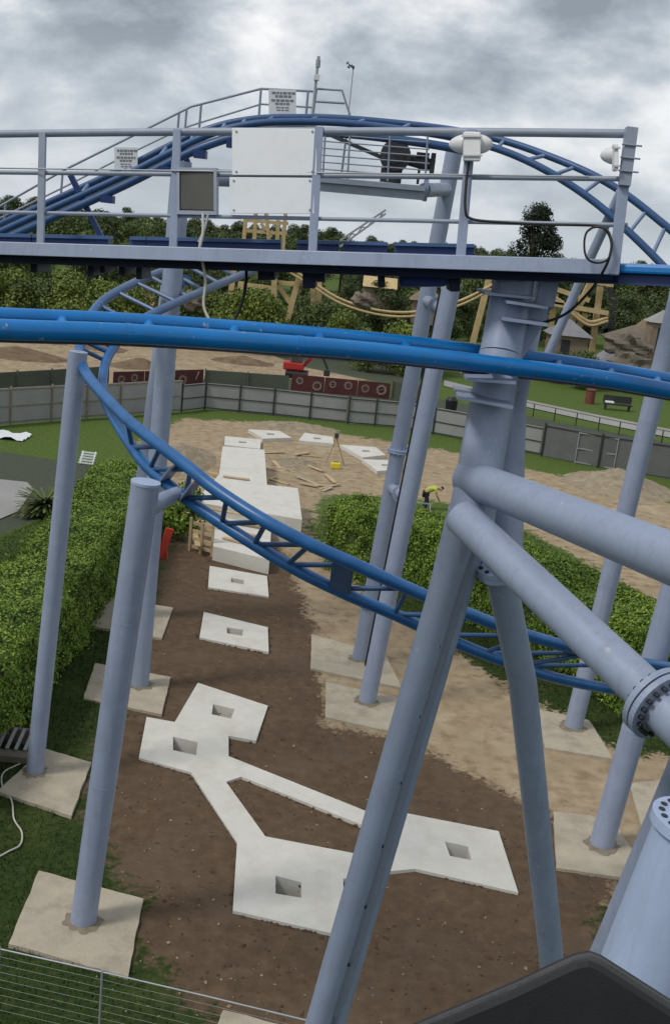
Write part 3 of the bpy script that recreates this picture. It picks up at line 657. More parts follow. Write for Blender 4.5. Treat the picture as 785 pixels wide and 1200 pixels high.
# bracket where the arm of c2 meets the track
br = MB(); ja = near_i(A, 222); jb = near_i(B, 205)
for k in (-3, 3): br.beam(A[ja+k].lerp(B[jb+k], .15), B[jb+k], .25, .03, (A[ja+3]-A[ja]).normalized())
br.build('arm_bracket', M['paint'], c2)
m = MB(); q = A[74]; m.tube([t1-d1*.1, A[76]], r1*.6, 12); m.build('track_bracket', M['paint'], c1)
q3 = B[30]; m = MB(); m.tube([t3b-d3b*.3, A[34].lerp(B[34], .5)], r3b*.5, 12); m.beam(t3b-d3b*.9+Vector((-.2, -.3, 0)), t3b+Vector((.25, -.3, -.05)), .3, .1); m.build('track_bracket', M['blue_mid'], c3b)

# ---------------------------------------------------------------- lift hill in the middle distance
YL = 26.5
def Lp(px, py, y=YL): return AtY(px, py, y)
top_px = [(-220, 375, 28), (-60, 300, 27.5), (0, 272, 27.3), (80, 236, 27), (150, 204, 26.8), (215, 171, 26.6), (245, 158, 26.5), (275, 149, 26.5), (320, 143, 26.5), (400, 144, 26.5), (480, 153, 26.4), (540, 163, 26.3), (590, 177, 26.0), (640, 200, 25.6), (690, 232, 25.2), (730, 266, 24.8), (770, 305, 24.4), (800, 340, 24.1), (860, 430, 23.4), (930, 560, 22.6)]
bot_px = [(-220, 366, 28.8), (-60, 291, 28.3), (0, 263, 28.1), (80, 227, 27.8), (150, 195, 27.6), (215, 163, 27.4), (245, 151, 27.3), (275, 143, 27.3), (320, 138, 27.3), (400, 139, 27.3), (480, 146, 27.2), (540, 154, 27.0), (590, 165, 26.6), (640, 182, 26.1), (690, 203, 25.5), (730, 226, 25.1), (770, 257, 24.7), (800, 285, 24.4), (860, 360, 23.7), (930, 475, 22.9)]
A2 = cr_([AtY(*p) for p in top_px], 6); B2 = cr_([AtY(*p) for p in bot_px], 6)
lt = thing('lift_hill_track', A2[46], 'dark blue track of the lift hill arching against the sky', 'coaster track')
tubeobj('rail', A2, .085, M['blue_mid'], lt, 12); tubeobj('rail', B2, .085, M['blue_mid'], lt, 12)
tubeobj('spine', [p+Vector((0, -.05, -.24)) for p in A2[:68]], .1, M['blue_mid'], lt, 10)
for k in range(3, len(A2)-5, 4): tubeobj('cross_tie', [A2[k], B2[min(k+(3 if k > 72 else 1), len(B2)-1)]], .045, M['blue_pale'], lt, 8)
for k in (14, 22, 28, 34, 42, 50): 
    m = MB(); m.abox(A2[k]+Vector((0, 0, -.38)), .3, .3, .18); m.build('chain_guard', M['blue_dark'], lt)
# stair rails beside the lift
def Lr(pts, r_, y=28.2): return [AtY(*p, y) for p in pts]
lw = thing('lift_stair', AtY(150, 205, 28.2), 'thin grey stair handrails climbing beside the lift track', 'stair railing')
HT = [(-40, 262), (0, 242), (76, 199), (168, 153), (224, 125), (306, 104), (367, 107)]
HM = [(-40, 275), (0, 256), (76, 219), (150, 181), (204, 155), (224, 147), (306, 122), (367, 126)]
tubeobj('handrail', Lr(HT, 0), .03, M['rail_grey'], lw, 8); tubeobj('handrail', Lr(HM, 0), .024, M['rail_grey'], lw, 8)
for px, ya, yb in ((7, 239, 272), (74, 200, 238), (210, 133, 170), (219, 128, 163), (236, 122, 158), (306, 104, 142), (361, 107, 142)):
    tubeobj('post', Lr([(px, ya), (px-3, yb)], 0), .03, M['rail_grey'], lw, 8)
m = MB(); m.beam(AtY(-40, 296, 28.2), AtY(215, 176, 28.2), .7, .05); m.beam(AtY(215, 176, 28.2), AtY(300, 149, 28.2), .7, .05); m.beam(AtY(300, 149, 28.2), AtY(372, 150, 28.2), .7, .05); m.build('tread', M['steel'], lw)
# crest railing
cr1 = thing('crest_railing', AtY(385, 135, 28), 'grey guard rail at the lift crest beside the camera mast', 'railing')
for pts in ([(371, 104), (401, 106), (410, 135)], [(370, 119), (404, 121)], [(369, 134), (409, 136)], [(410, 135), (405, 165), (400, 205)], [(366, 140), (371, 104)]):
    tubeobj('rail', Lr(pts, 0, 28), .028, M['rail_grey'], cr1, 8)
mast = thing('camera_mast', AtY(366, 138, 28), 'thin grey mast with small box and camera at its tip', 'mast')
tubeobj('pole', Lr([(366, 138), (372, 78)], 0, 28), .035, M['steel'], mast, 8)
m = MB(); m.abox(AtY(371, 91, 27.95), .13, .12, .13); m.build('junction_box', M['whitebox'], mast, bevel=.01)
m = MB(); m.tube([AtY(372.5, 79, 28), AtY(373, 70, 28)], .06, 10); m.tube([AtY(373, 70, 28), AtY(373.5, 66, 28)], .04, 10); m.build('camera_head', M['steel'], mast)
an = thing('anemometer', AtY(408, 140, 27.6), 'thin wind gauge pole with tiny cups above the crest', 'wind gauge')
tubeobj('pole', [AtY(405, 165, 27.6), AtY(414, 80, 27.6)], .014, M['steel'], an, 6)
m = MB(); m.tube([AtY(414, 80, 27.6), AtY(409, 76, 27.6)], .014, 6); m.abox(AtY(414, 79, 27.6), .05, .05, .07); m.build('bracket', M['post_dark'], an)
for dx, dy_ in ((-2, -2), (2, 1), (-1, 2.5)):
    m = MB(); c_ = AtY(409.5, 76, 27.6); e_ = AtY(409.5+dx, 76+dy_, 27.6); m.tube([c_, e_], .012, 6); m.tube([e_, e_+(e_-c_)*.5], [.045, .02], 8); m.build('cup', M['post_dark'], an)
# signs on the lift rail
def sign(cx_, cy_, w_, h_, y, label, skew):
    rt = thing('notice_sign', AtY(cx_, cy_, y), label, 'sign'); a_, b_, c_ = AtY(cx_-w_/2, cy_, y), AtY(cx_+w_/2, cy_+skew, y), AtY(cx_, cy_-h_/2, y)
    d_ = AtY(cx_, cy_+h_/2, y); X_ = (b_-a_)/2; Z_ = (c_-d_)/2; o_ = (a_+b_)/2; nY = X_.cross(Z_).normalized()
    m = MB(); m.box(o_, X_, nY*.01, Z_); m.build('board', M['white'], rt)
    rg = random.Random(int(cx_)); m = MB()
    for ln, hw in ((.72, .9), (.45, .62), (.12, .94), (-.15, .62), (-.45, .55), (-.66, .5)):
        x = -hw*.85; th_ = .085 if ln > -.3 else .04
        while x < hw*.85:
            l_ = rg.uniform(.12, .3); m.box(o_+X_*(x+l_/2)+Z_*ln+nY*.014*(1 if nY.y < 0 else -1), X_*(l_/2), nY*.003, Z_*th_); x += l_+.07
    m.build('printed_lines', M['text'], rt)
sign(331, 119, 32, 29, 27.7, 'white printed notice at the lift crest beside the mast', 1)
sign(148, 186, 27, 27, 27.4, 'white printed notice halfway up the lift stair', .5)
# drive platform, motor, guard rails
pl_ = thing('drive_platform', AtY(450, 215, YL), 'grey walkway beam bracketed to the tall bolted column below the crest', 'platform')
m = MB(); a_, b_ = AtY(372, 211, YL), AtY(497, 222, YL); m.beam(a_, b_, .9, .12); m.beam(a_-Vector((0, .3, .16)), b_-Vector((0, .3, .16)), .12, .2); m.build('deck', M['rail_grey'], pl_)
m = MB(); tq = at_row(f4b, t4b, 222); m.tube([b_-Vector((0, 0, .02)), tq], .17, 16); m.ring(b_+Vector((.03, 0, 0)), (b_-a_), .27, .15, .1); m.build('pipe_bracket', M['paint'], pl_)
m = MB(); m.tube([AtY(245, 208, YL), AtY(372, 213, YL)], .2, 14); m.build('cross_pipe', M['paint'], pl_)
gr = thing('guard_railing', AtY(430, 200, 26.1), 'close barred grey railing in front of the drive motor', 'railing')
for k in range(6): tubeobj('bar', [AtY(376, 157+k*8.2, 26.1), AtY(503, 167+k*8.2, 26.1)], .017, M['rail_grey'], gr, 6)
for px in (380, 409, 456, 500): tubeobj('post', [AtY(px+1, 158, 26.1), AtY(px-2, 212, 26.1)], .026, M['rail_grey'], gr, 6)
mo = thing('drive_motor', AtY(465, 205, 26.6), 'dark chain drive motor with gearbox above the walkway beam', 'motor')
m = MB(); c_ = AtY(463, 183, 26.6); m.tube([c_-Vector((0, .3, 0)), c_+Vector((0, .3, 0))], .36, 20); m.tube([c_-Vector((.0, .36, 0)), c_-Vector((0, .3, 0))], .2, 14); m.build('gearbox', M['motor'], mo)
m = MB(); m.tube([c_+Vector((.3, 0, -.06)), c_+Vector((.72, 0, -.1)), c_+Vector((.95, 0, -.12))], [.12, .15, .13], 14); m.abox(c_+Vector((.65, 0, .08)), .3, .2, .12); m.build('motor_barrel', M['motor'], mo)
m = MB(); m.abox(c_+Vector((.9, 0, -.1)), .1, .34, .5); m.beam(c_+Vector((.6, 0, -.15)), c_+Vector((.6, 0, -.58)), .06, .06); m.build('end_shield', M['motor'], mo)
m = MB(); m.abox(c_+Vector((-.05, 0, -.45)), .5, .4, .3); m.build('mount', M['motor'], mo)
m = MB(); m.beam(AtY(380, 155, 26.4), AtY(453, 187, 26.4), .09, .09); m.build('chain_arm', M['motor'], mo)
for px in ((83, 205, 121, 282), (213, 170, 222, 196)):
    m = MB(); m.beam(AtY(px[0], px[1], 27), AtY(px[2], px[3], 27), .13, .13)
    if px[0] < 100: tag(m.build('steel_strut', M['blue_dark'], None, org=AtY(px[2], px[3], 27)), 'thin dark strut propping the lift track above the trees', 'strut')
    else: m.build('chain_guard', M['blue_dark'], lt)
tag(tubeobj('steel_strut', [AtY(727, 225, 24.9), AtY(694, 296, 25.6), AtY(640, 420, 26)], .11, M['paint']), 'sloping grey strut under the falling end of the lift track', 'strut')

# ---------------------------------------------------------------- brake run platform across the picture
def pd(px): return 10.45-1.75*px/725.0
def Q(px, py, add=0.0): return P(px, py, pd(px)+add)
def edge_y(px): return 280.5+.0328*px       # top of the beam
cw = thing('catwalk', Q(380, 300), 'lavender steel catwalk with pipe railings crossing above the yard', 'catwalk')
def sheet(mb, x0, x1, ya0, ya1, yb0, yb1, add0=0, add1=.1):
    vs = [Q(x0, ya0, add0), Q(x1, yb0, add0), Q(x1, yb1, add0), Q(x0, ya1, add0)]
    n_ = Vector((0, 1, 0))*(add1-add0); mb.add(vs+[v+n_ for v in vs], [(0, 3, 2, 1), (4, 5, 6, 7), (0, 1, 5, 4), (1, 2, 6, 5), (2, 3, 7, 6), (3, 0, 4, 7)])
m = MB(); sheet(m, -450, 722, 269.9, 283.8, 304.5, 322, 0, .1); m.build('edge_beam', M['paint'], cw, bevel=.006)
m = MB(); sheet(m, -450, 722, 273.1, 275.4, 307, 310, .102, .85); m.build('deck', M['steel'], cw)
def rail_line(f, x0=-450, x1=735): return [Q(x, f(x), .03) for x in np.linspace(x0, x1, 13)]
tubeobj('handrail', rail_line(lambda x: 157-.0155*x+2.05e-5*x*x if x > 0 else 157-.0155*x), .036, M['rail_grey'], cw, 12)
tubeobj('midrail', rail_line(lambda x: 202+.0105*x+0*x), .022, M['rail_grey'], cw, 10)
tubeobj('midrail', rail_line(lambda x: 248.5+.021*x), .019, M['rail_grey'], cw, 10)
tubeobj('steel_wire', [Q(x, 197+.0145*x, -.02) for x in (-450, 300, 690)], .008, M['steel'], cw, 6)
for px0, py0, px1, py1, wp in ((-415, 164, -415, 273, 7), (-260, 161, -261, 278, 7), (-106, 159, -108, 283, 8), (50.5, 156, 48, 288, 8), (208, 152, 203, 296, 9), (374, 149, 366, 298, 10), (552, 152, 539, 305, 11), (738, 150, 718, 322, 12)):
    m = MB(); a_ = Q(px0, py0, -.01); b_ = Q(px1, py1, -.01); wm = px2m(wp, a_); m.beam(a_, b_, wm, .05, Vector((0, 1, 0))); m.build('post', M['paint' if wp > 8 else 'rail_grey'], cw, bevel=.004)
# white boards and box on the railing
bd = thing('white_signboard', Q(320, 200, -.05), 'large white blank panel in two halves fixed to the catwalk railing', 'panel')
for ya, yb, x0, x1 in ((150, 205, 272, 371), (207.5, 250, 269, 368)):
    m = MB(); sheet(m, x0, x1, ya, yb, ya+1, yb+.5, -.04, 0); m.build('board', M['white'], bd, bevel=.004)
    for bx, by in ((x0+5, ya+4), (x1-5, ya+4), (x0+5, yb-4), (x1-5, yb-4)):
        m = MB(); m.tube([Q(bx, by, -.035), Q(bx, by, -.052)], .009, 8); m.build('screw', M['steel'], bd)
sb = thing('switch_box', Q(231, 225, -.05), 'small smoked grey switch box framed on the catwalk railing', 'switch box')
m = MB(); sheet(m, 211, 252, 200, 246, 201, 247, -.03, .14); m.build('housing', M['boxmetal'], sb, bevel=.01)
m = MB()
for x0, x1, ya, yb in ((207, 254, 196, 200.5), (207, 254, 246.5, 251), (250.5, 254, 200.5, 246.5), (207, 210.5, 200.5, 246.5)): sheet(m, x0, x1, ya, yb, ya+.8, yb+.8, -.045, .1)
m.build('frame', M['rail_grey'], sb)
# brake track behind the beam
bt = thing('brake_track', Q(300, 310, .9), 'navy brake run track with fins behind and under the catwalk beam', 'coaster track')
for add, yo in ((.35, 0), (1.25, 1)):
    tubeobj('rail', [Q(x, 297+yo+.0335*x, add) for x in (-450, 200, 500, 790, 900)], .085, M['blue_dark'] , bt, 12)
m = MB(); sheet(m, -450, 722, 282, 293, 321, 332, .3, .4); m.build('web_plate', M['navy_black'], bt)
for x0, x1 in ((-450, -260), (-255, -100), (-95, 38), (38, 128), (152, 172), (172, 330), (348, 366), (372, 398), (402, 455), (462, 556)):
    m = MB(); e0 = 275+.0225*x0; sheet(m, x0, x1-1, e0, 287+.0225*x0, 275+.0225*x1, 287+.0225*x1, .45, .6); m.build('brake_fin', M['blue_dark'], bt)
    m = MB(); sheet(m, x0, x1-1, e0-1.5, e0+2.5, 273.5+.0225*x1, 277.5+.0225*x1, .4, .62); m.build('fin_cap', M['blue_mid'], bt)
for px, wd_, hh_ in ((40, 8, 14), (106, 7, 16), (120, 6, 12), (143, 7, 14), (163, 7, 18), (312, 20, 14), (362, 15, 22), (376, 9, 14), (447, 8, 18), (482, 9, 14), (533, 12, 20)):
    m = MB(); y0 = 304+.0335*px; sheet(m, px-wd_/2, px+wd_/2, y0, y0+hh_, y0, y0+hh_, .42, .9); m.build('caliper', M['navy_black'], bt, bevel=.01)
m = MB(); sheet(m, 468, 524, 317, 337, 319, 336, .4, 1.0); m.build('actuator_housing', M['blue_dark'], bt, bevel=.03)
ext = thing('track_stub', Q(760, 318, .2), 'bright blue track leaving the right end of the catwalk', 'coaster track')
m = MB(); sheet(m, 724, 1200, 309, 320, 328, 339, .05, .5); m.build('rail_top', M['blue'], ext, bevel=.02); m = MB(); sheet(m, 724, 1200, 320.5, 333, 341, 354, .12, .45); m.build('rail_web', M['blue_dark'], ext)

# radar sensors
def sensor(px, py, horns, label, wb, hb):
    rt = thing('radar_sensor', Q(px, py, -.08), label, 'sensor'); m = MB(); sheet(m, px-wb/2, px+wb/2, py-hb/2, py+hb/2, py-hb/2+.5, py+hb/2+.5, -.14, -.04); m.build('mount_plate', M['whitebox'], rt, bevel=.01)
    for sgn, x0, x1 in horns:
        a_, b_ = Q(x0, py-2, .0), Q(x1, py-2, .0); m = MB(); n_ = 10; rm = px2m(11, a_)
        m.tube([a_.lerp(b_, k/n_) for k in range(n_+1)], [rm*math.sqrt(max(.03, 1-(k/n_)**2*.97))*(1-.12*k/n_) for k in range(n_+1)], 18); m.build('horn', M['whitebox'], rt)
    m = MB()
    for dy_ in (-.33, .33): sheet(m, px-wb/2-2, px+wb/2+2, py+hb*dy_-1, py+hb*dy_+1, py+hb*dy_-1, py+hb*dy_+1, -.155, -.142)
    m.build('clamp', M['steel'], rt)
    return rt
sensor(553, 171, ((-1, 544, 526), (1, 562, 577)), 'white twin horned sensor clamped to the second post from the catwalk end', 20, 34)
sensor(722, 184, ((-1, 722, 703),), 'white single horned sensor near the last catwalk post', 5, 32)
m = MB(); a_, b_ = Q(740, 150, -.05), Q(731, 218, -.05); m.beam(a_, b_, .09, .06, Vector((0, 1, 0)))
for f in (.3, .52, .75): 
    q = a_.lerp(b_, f); m.tube([q+Vector((-.07, -.04, 0)), q+Vector((.09, -.04, 0))], .008, 6)
m.build('post_sleeve', M['rail_grey'], cw)
# cables
def cable(pts, r_, label, mat_='black', nm='cable'): return tag(tubeobj(nm, cr_(pts, 6), r_, M[mat_], None, 8), label, 'cable')
cable([Q(549, 190, -.08), Q(546, 215, -.08), Q(545, 245, -.08), Q(551, 256, -.06), Q(580, 260, -.06), Q(640, 263, -.05), Q(690, 264, -.05), Q(708, 268, -.06), Q(716, 284, -.08), Q(713, 303, -.1), Q(704, 322, -.05), Q(690, 342, .2), Q(665, 366, .3), Q(640, 377, .4), Q(618, 380, .5), Q(603, 394, .55)], .012, 'black cable strung from the twin horned sensor along the low rail')
cable([Q(700+17*math.sin(a)+1.2*math.sin(3*a), 287-21*math.cos(a), -.09-.012*a) for a in np.linspace(0, 12.2, 30)], .009, 'black coil of spare cable hung on the last catwalk post')
cable([Q(238, 250, -.05), Q(238, 272, -.06), Q(234, 292, -.06), Q(237, 305, -.02), Q(241, 330, 0), Q(239, 358, 0), Q(247, 378, .0)], .014, 'pale and black cable dangling below the switch box', 'cable_w')
cable([Q(247, 378, 0), Q(258, 385, .1), Q(272, 378, .2), Q(283, 358, .25), Q(288, 335, .3), Q(289, 312, .35)], .014, 'black cable loop hanging under the catwalk beside the pale cable')
cable([Q(244, 252, -.05), Q(240, 268, -.05), Q(233, 284, -.05)], .012, 'short grey cable from the foot of the switch box', 'steel')
m = MB(); sheet(m, 222, 243, 292, 298, 293, 299, -.06, -.005); tag(m.build('cable_clamp', M['steel'], None, org=Q(232, 295)), 'small steel cable clamp on the catwalk beam below the switch box', 'clamp')

# ---------------------------------------------------------------- main near support: post, legs, braces
ms = thing('main_support', P(545, 620, 9.5), 'big lavender near post with splayed legs and two thick braces', 'column')
m = MB(); m.tube([P(603, 322, 9.55), P(586, 415, 9.45)], .185, 30); m.build('upper_post', M['paint'], ms)
m = MB(); m.tube([P(586, 415, 9.45), P(550, 618, 9.35)], [.19, .205], 32); m.build('post', M['paint'], ms)
LG = [(545, 600, 9.35), (517, 700, 9.7), (375, 1190, 11.3), (329, 1350, 11.9)]
lg = [P(*p) for p in LG]; m = MB(); m.tube(lg+[down(lg[-2], lg[-1])], [.155, .135, .13, .13, .13], 30); m.build('left_leg', M['paint'], ms)
LT = [(567, 600, 9.5), (540, 700, 9.85), (399, 1190, 11.45), (353, 1350, 12.05)]
lt_ = [P(*p) for p in LT]; m = MB(); m.tube(lt_+[down(lt_[-2], lt_[-1])], [.1, .085, .08, .08, .08], 24); m.build('leg_side_tube', M['paint'], ms)
m = MB(); m.beam(P(556, 600, 9.45), P(390, 1190, 11.38), .2, .03, FW); m.build('leg_web', M['rail_grey'], ms)
for k in range(7):
    f = .1+k*.13; q = P(556, 600, 9.33).lerp(P(390, 1190, 11.25), f); mm_ = MB(); mm_.abox(q, .06, .03, .03); mm_.build('duct_clip', M['post_dark'], ms)
m = MB(); m.tube([P(628, 322, 10.2), P(598, 470, 10.1), P(594, 590, 9.9)], .15, 24); m.build('rear_post', M['paint'], ms)
# horizontal stiffener plates
for (x0, y0, x1, y1, z_) in ((566, 343, 625, 349, 9.3), (592, 353, 640, 360, 9.2), (588, 373, 640, 380, 9.2), (545, 443, 602, 447, 9.0), (536, 464, 600, 476, 9.05)):
    m = MB(); a_, b_ = P(x0, y0, z_), P(x1, y1, z_); m.beam(a_+Vector((0, .25, 0)), b_+Vector((0, .25, 0)), .7, .025); m.build('stiffener_plate', M['paint'], ms)
m = MB(); vs = [P(592, 372, 9.5), P(640, 352, 9.5), P(642, 372, 9.5), P(606, 430, 9.5), P(590, 432, 9.5)]; m.add(vs+[v+Vector((0, .05, 0)) for v in vs], [(0, 1, 2, 3, 4), (9, 8, 7, 6, 5)]+[(i, i+5, (i+1) % 5+5, (i+1) % 5) for i in range(5)]); m.build('gusset', M['paint'], ms)
m = MB(); a_, b_ = P(643, 318, 9.6), P(634, 362, 9.6); m.beam(a_, b_, .16, .3, Vector((0, 1, 0))); m.build('hanger_plate', M['paint'], ms)
# right hand strut
m = MB(); S0, S1 = P(583, 672, 9.6), P(644, 1112, 12.2); sd_ = (S1-S0).normalized(); m.tube([P(592, 585, 9.8), P(590, 655, 9.7)], .17, 22); m.build('strut_head', M['paint'], ms)
m = MB(); m.tube([P(586, 672, 9.75), P(612, 800, 10.5), P(645, 1115, 12.6), P(660, 1300, 13.9), down(P(645, 1115, 12.6), P(660, 1300, 13.9))], [.14, .14, .145, .145, .145], 24); m.build('right_leg', M['paint'], ms)
m = MB(); q = P(586, 668, 9.7); m.ring(q, sd_, .215, .12, .05); m.ring(q-sd_*.055, sd_, .215, .12, .05); m.build('leg_flange', M['paint_pale'], ms)
m = MB(); u_ = sd_.orthogonal().normalized(); v_ = sd_.cross(u_)
for k in range(12):
    a = k*math.pi/6; e = q-sd_*.08+(u_*math.cos(a)+v_*math.sin(a))*.178; m.tube([e-sd_*.012, e], .02, 8)
m.build('bolt_hole', M['post_dark'], ms)
# braces towards the right
m = MB(); m.tube([P(548, 560, 9.4), P(592, 577, 8.9), P(800, 660, 6.6), P(1250, 842, 4.4)], [.165, .165, .165, .165], 30); m.build('brace', M['paint'], ms)
m = MB(); BA, BB = P(541, 606, 9.1), P(773, 826, 7.2); m.tube([BA, BB], .155, 30); m.build('brace', M['paint'], ms)
bd_ = (BB-BA).normalized()
for px, py, dd_ in ((617, 690, 8.42), (690, 621, 7.65)):
    m = MB(); q = P(px, py, dd_-.168); m.box(q, (bd_ if px < 650 else (P(800, 660, 6.6)-P(592, 577, 8.9)).normalized())*.045, UP*.018, FW*.006); m.build('lifting_slot', M['whitebox'], ms)
FL = P(771, 824, 7.22)
for off in (-.03, .03):
    m = MB(); m.ring(FL+bd_*off, bd_, .262, .14, .045, 40); m.build('brace_flange', M['paint'], ms)
u_ = bd_.orthogonal().normalized(); v_ = bd_.cross(u_); m = MB()
for k in range(20):
    a = k*math.pi/10; e = FL+(u_*math.cos(a)+v_*math.sin(a))*.21; m.tube([e-bd_*.085, e+bd_*.085], .016, 6)
m.build('flange_bolt', M['post_dark'], ms)
m = MB(); m.tube([FL, FL+bd_*3.2], .165, 30); m.build('brace_end', M['paint'], ms)
# near flanged column at the lower right
nc = thing('flanged_column', P(790, 1100, 4.6), 'wide pale lavender column with holed flange at the lower right corner', 'column')
N0, N1 = P(819, 970, 5.0), P(702, 1290, 5.4); nd_ = (N1-N0).normalized()
m = MB(); m.tube([N0, N1, down(N0, N1)], [.2, .25, .26], 36); m.build('tube', M['paint_pale'], nc)
m = MB(); m.ring(N0, nd_, .228, .1, .05, 40); m.build('flange', M['paint_pale'], nc)
m = MB(); u_ = nd_.orthogonal().normalized(); v_ = nd_.cross(u_)
for k in range(18):
    a = k*math.pi/9; e = N0-nd_*.028+(u_*math.cos(a)+v_*math.sin(a))*.185; m.tube([e-nd_*.004, e], .016, 10)
m.build('bolt_hole', M['post_dark'], nc)
c7 = thing('support_column', P(700, 1110, 10), 'lavender column half hidden behind the wide flanged one', 'column')
m = MB(); m.tube([P(810, 895, 8.4), P(722, 1100, 9.6), P(655, 1250, 10.6), down(P(722, 1100, 9.6), P(655, 1250, 10.6))], .17, 24); m.build('tube', M['paint'], c7)

# ---------------------------------------------------------------- near blue track
nt_ = thing('near_track', P(392, 400, 8.4), 'bright blue pair of coaster rails sweeping across just below the catwalk', 'coaster track')
fr_ = [(-420, 366, 6.4), (-120, 379, 7.0), (0, 386, 7.35), (150, 391, 7.75), (300, 401, 8.1), (450, 413, 8.5), (600, 430, 8.95), (700, 443, 9.3), (785, 458, 9.7), (900, 480, 10.4), (1250, 562, 12.6)]
bk_ = [(-420, 352, 7.2), (-120, 364, 7.85), (0, 371, 8.2), (150, 377, 8.6), (300, 387, 8.95), (450, 400, 9.35), (600, 417, 9.8), (700, 431, 10.15), (785, 446, 10.55), (900, 468, 11.2), (1250, 549, 13.4)]
FA = cr_([P(*p) for p in fr_], 6); FB = cr_([P(*p) for p in bk_], 6)
tubeobj('rail', FA, .074, M['blue'], nt_, 20); tubeobj('rail', FB, .072, M['blue'], nt_, 20)
tubeobj('spine', [a_.lerp(b_, .5)+Vector((0, 0, -.07)) for a_, b_ in zip(FA, FB)], .075, M['blue_dark'], nt_, 14)
for k in range(3, len(FA)-1, 4):
    mid = FA[k].lerp(FB[k], .5)+Vector((0, 0, -.06)); m = MB(); m.tube([FA[k], mid, FB[k]], .045, 10); m.build('cross_tie', M['blue'], nt_)
for k in (8, 18, 26, 36):
    m = MB(); m.ring(FA[k], FA[k+1]-FA[k], .077, .07, .04, 20); m.build('weld_sleeve', M['blue'], nt_)

# ---------------------------------------------------------------- coaster seat edge
st = thing('padded_chair', P(690, 1200, .95), 'black padded coaster seat back poking into the lower right corner', 'seat')
def seatpoly(d_, o=0): return [P(430-o, 1222-o*.35, d_), P(500, 1192-o, d_), P(600, 1150-o, d_), P(655, 1124-o, d_), P(674, 1116-o, d_), P(690, 1113-o, d_), P(704, 1118-o, d_), P(785, 1170-o, d_), P(870+o, 1226-o, d_), P(880, 1330, d_), P(430, 1330, d_)]
def extr(d0, d1, o): 
    a_, b_ = seatpoly(d0, o), [p for p in seatpoly(d0, o)]; b_ = [p+ray(660, 1190)*(d1-d0) for p in b_]; n_ = len(a_); m = MB()
    m.add(a_+b_, [tuple(range(n_)), tuple(range(2*n_-1, n_-1, -1))]+[(i, n_+i, n_+(i+1) % n_, (i+1) % n_) for i in range(n_)]); return m
extr(.93, 1.02, -9).build('cushion', M['seat'], st, bevel=.008)
extr(.95, 1.03, -3).build('welt', M['seat_edge'], st, bevel=.006)
extr(.96, 1.16, 0).build('shell', M['seat'], st, bevel=.008)

# ---------------------------------------------------------------- wire fence at the lower left
wf = thing('wire_fence', G(120, 1200), 'thin white wire fence crossing the near lower left grass', 'fence')
zt = 1.15
def WF(px, py): return G(px, py, zt)
ra = [WF(-60, 1099), WF(0, 1112), WF(120, 1139), WF(240, 1167), WF(360, 1196), WF(470, 1224)]
tubeobj('top_rail', ra, .013, M['steel'], wf, 8)
for k in range(1, 9): tubeobj('wire', [p-Vector((0, 0, .135*k)) for p in ra], .0022, M['steel'], wf, 5)
for f_ in (1, 2, 4): tubeobj('post', [ra[f_]+Vector((0, 0, .03)), Vector((ra[f_].x, ra[f_].y, -.1))], .016, M['steel'], wf, 8)

# ---------------------------------------------------------------- hoarding fences
def fence(name, pts, h_, step, label, panel_m, post_m, rails, gap=0.0, cat='fence'):
    pts = [Vector((p.x, p.y, 0)) for p in pts]; rt = thing(name, pts[0], label, cat); seg = []; 
    for a_, b_ in zip(pts, pts[1:]):
        n_ = max(1, round((b_-a_).length/step)); seg += [(a_.lerp(b_, k/n_), a_.lerp(b_, (k+1)/n_)) for k in range(n_)]
    for a_, b_ in seg:
        za, zb = gz(a_.x, a_.y), gz(b_.x, b_.y); U = Vector((0, 0, 1)); d_ = (b_-a_).normalized(); nn_ = Vector((d_.y, -d_.x, 0))
        if nn_.y > 0: nn_ = -nn_
        if panel_m:
            m = MB(); m.beam(a_+d_*.05+U*(za+h_/2+.05), b_-d_*.05+U*(zb+h_/2+.05), .05, h_-.06); m.build('panel', panel_m, rt)
        m = MB(); q = a_+nn_*.06; m.beam(q+U*(za-.1), q+U*(za+h_+.12), .1, .1); m.build('post', post_m, rt)
        if rails:
            m = MB()
            for f in rails: m.beam(a_+nn_*.05+U*(za+h_*f), b_+nn_*.05+U*(zb+h_*f), .05, .05)
            m.build('cross_rail', post_m, rt)
    return rt
fence('hoarding_fence', [G(-160, 515), G(-40, 503), G(60, 494), G(212, 483)], 2.05, 2.4, 'pale grey panel fence with timber posts behind the left lawn', M['hoard_l'], M['post_wood'], (.1, .52, .97))
fence('hoarding_fence', [G(212, 483), G(240, 480), G(320, 487), G(405, 496)], 1.75, 2.3, 'grey panel fence with dark frames curving behind the grass strip', M['hoard_l'], M['post_dark'], (.08, .5, .97))
fence('hoarding_fence', [G(407, 497), G(470, 502), G(545, 516), G(632, 534)], 1.75, 2.3, 'grey panel fence with dark frames behind the joined columns', M['hoard_l'], M['post_dark'], (.08, .5, .97))
fence('mesh_fence', [G(634, 535), G(700, 548), G(790, 562), G(1000, 600)], 2.0, 3.4, 'dark mesh fence at right behind the gravel heap', M['mesh_dark'], M['post_dark'], (.97,))
fence('hoarding_fence', [G(-120, 470), G(60, 456), G(128, 451)], 1.3, 3.0, 'dark green low hoarding at the far left of the bare earth', M['hoard_g'], M['hoard_g'], None)
fence('hoarding_fence', [G(240, 452), G(338, 459)], 1.1, 3.0, 'plain green hoarding between the two maroon murals', M['hoard_g'], M['hoard_g'], None)
fence('hoarding_fence', [G(458, 469), G(500, 474)], 1.4, 3.0, 'plain green hoarding at the right end of the cog mural', M['hoard_g'], M['hoard_g'], None)
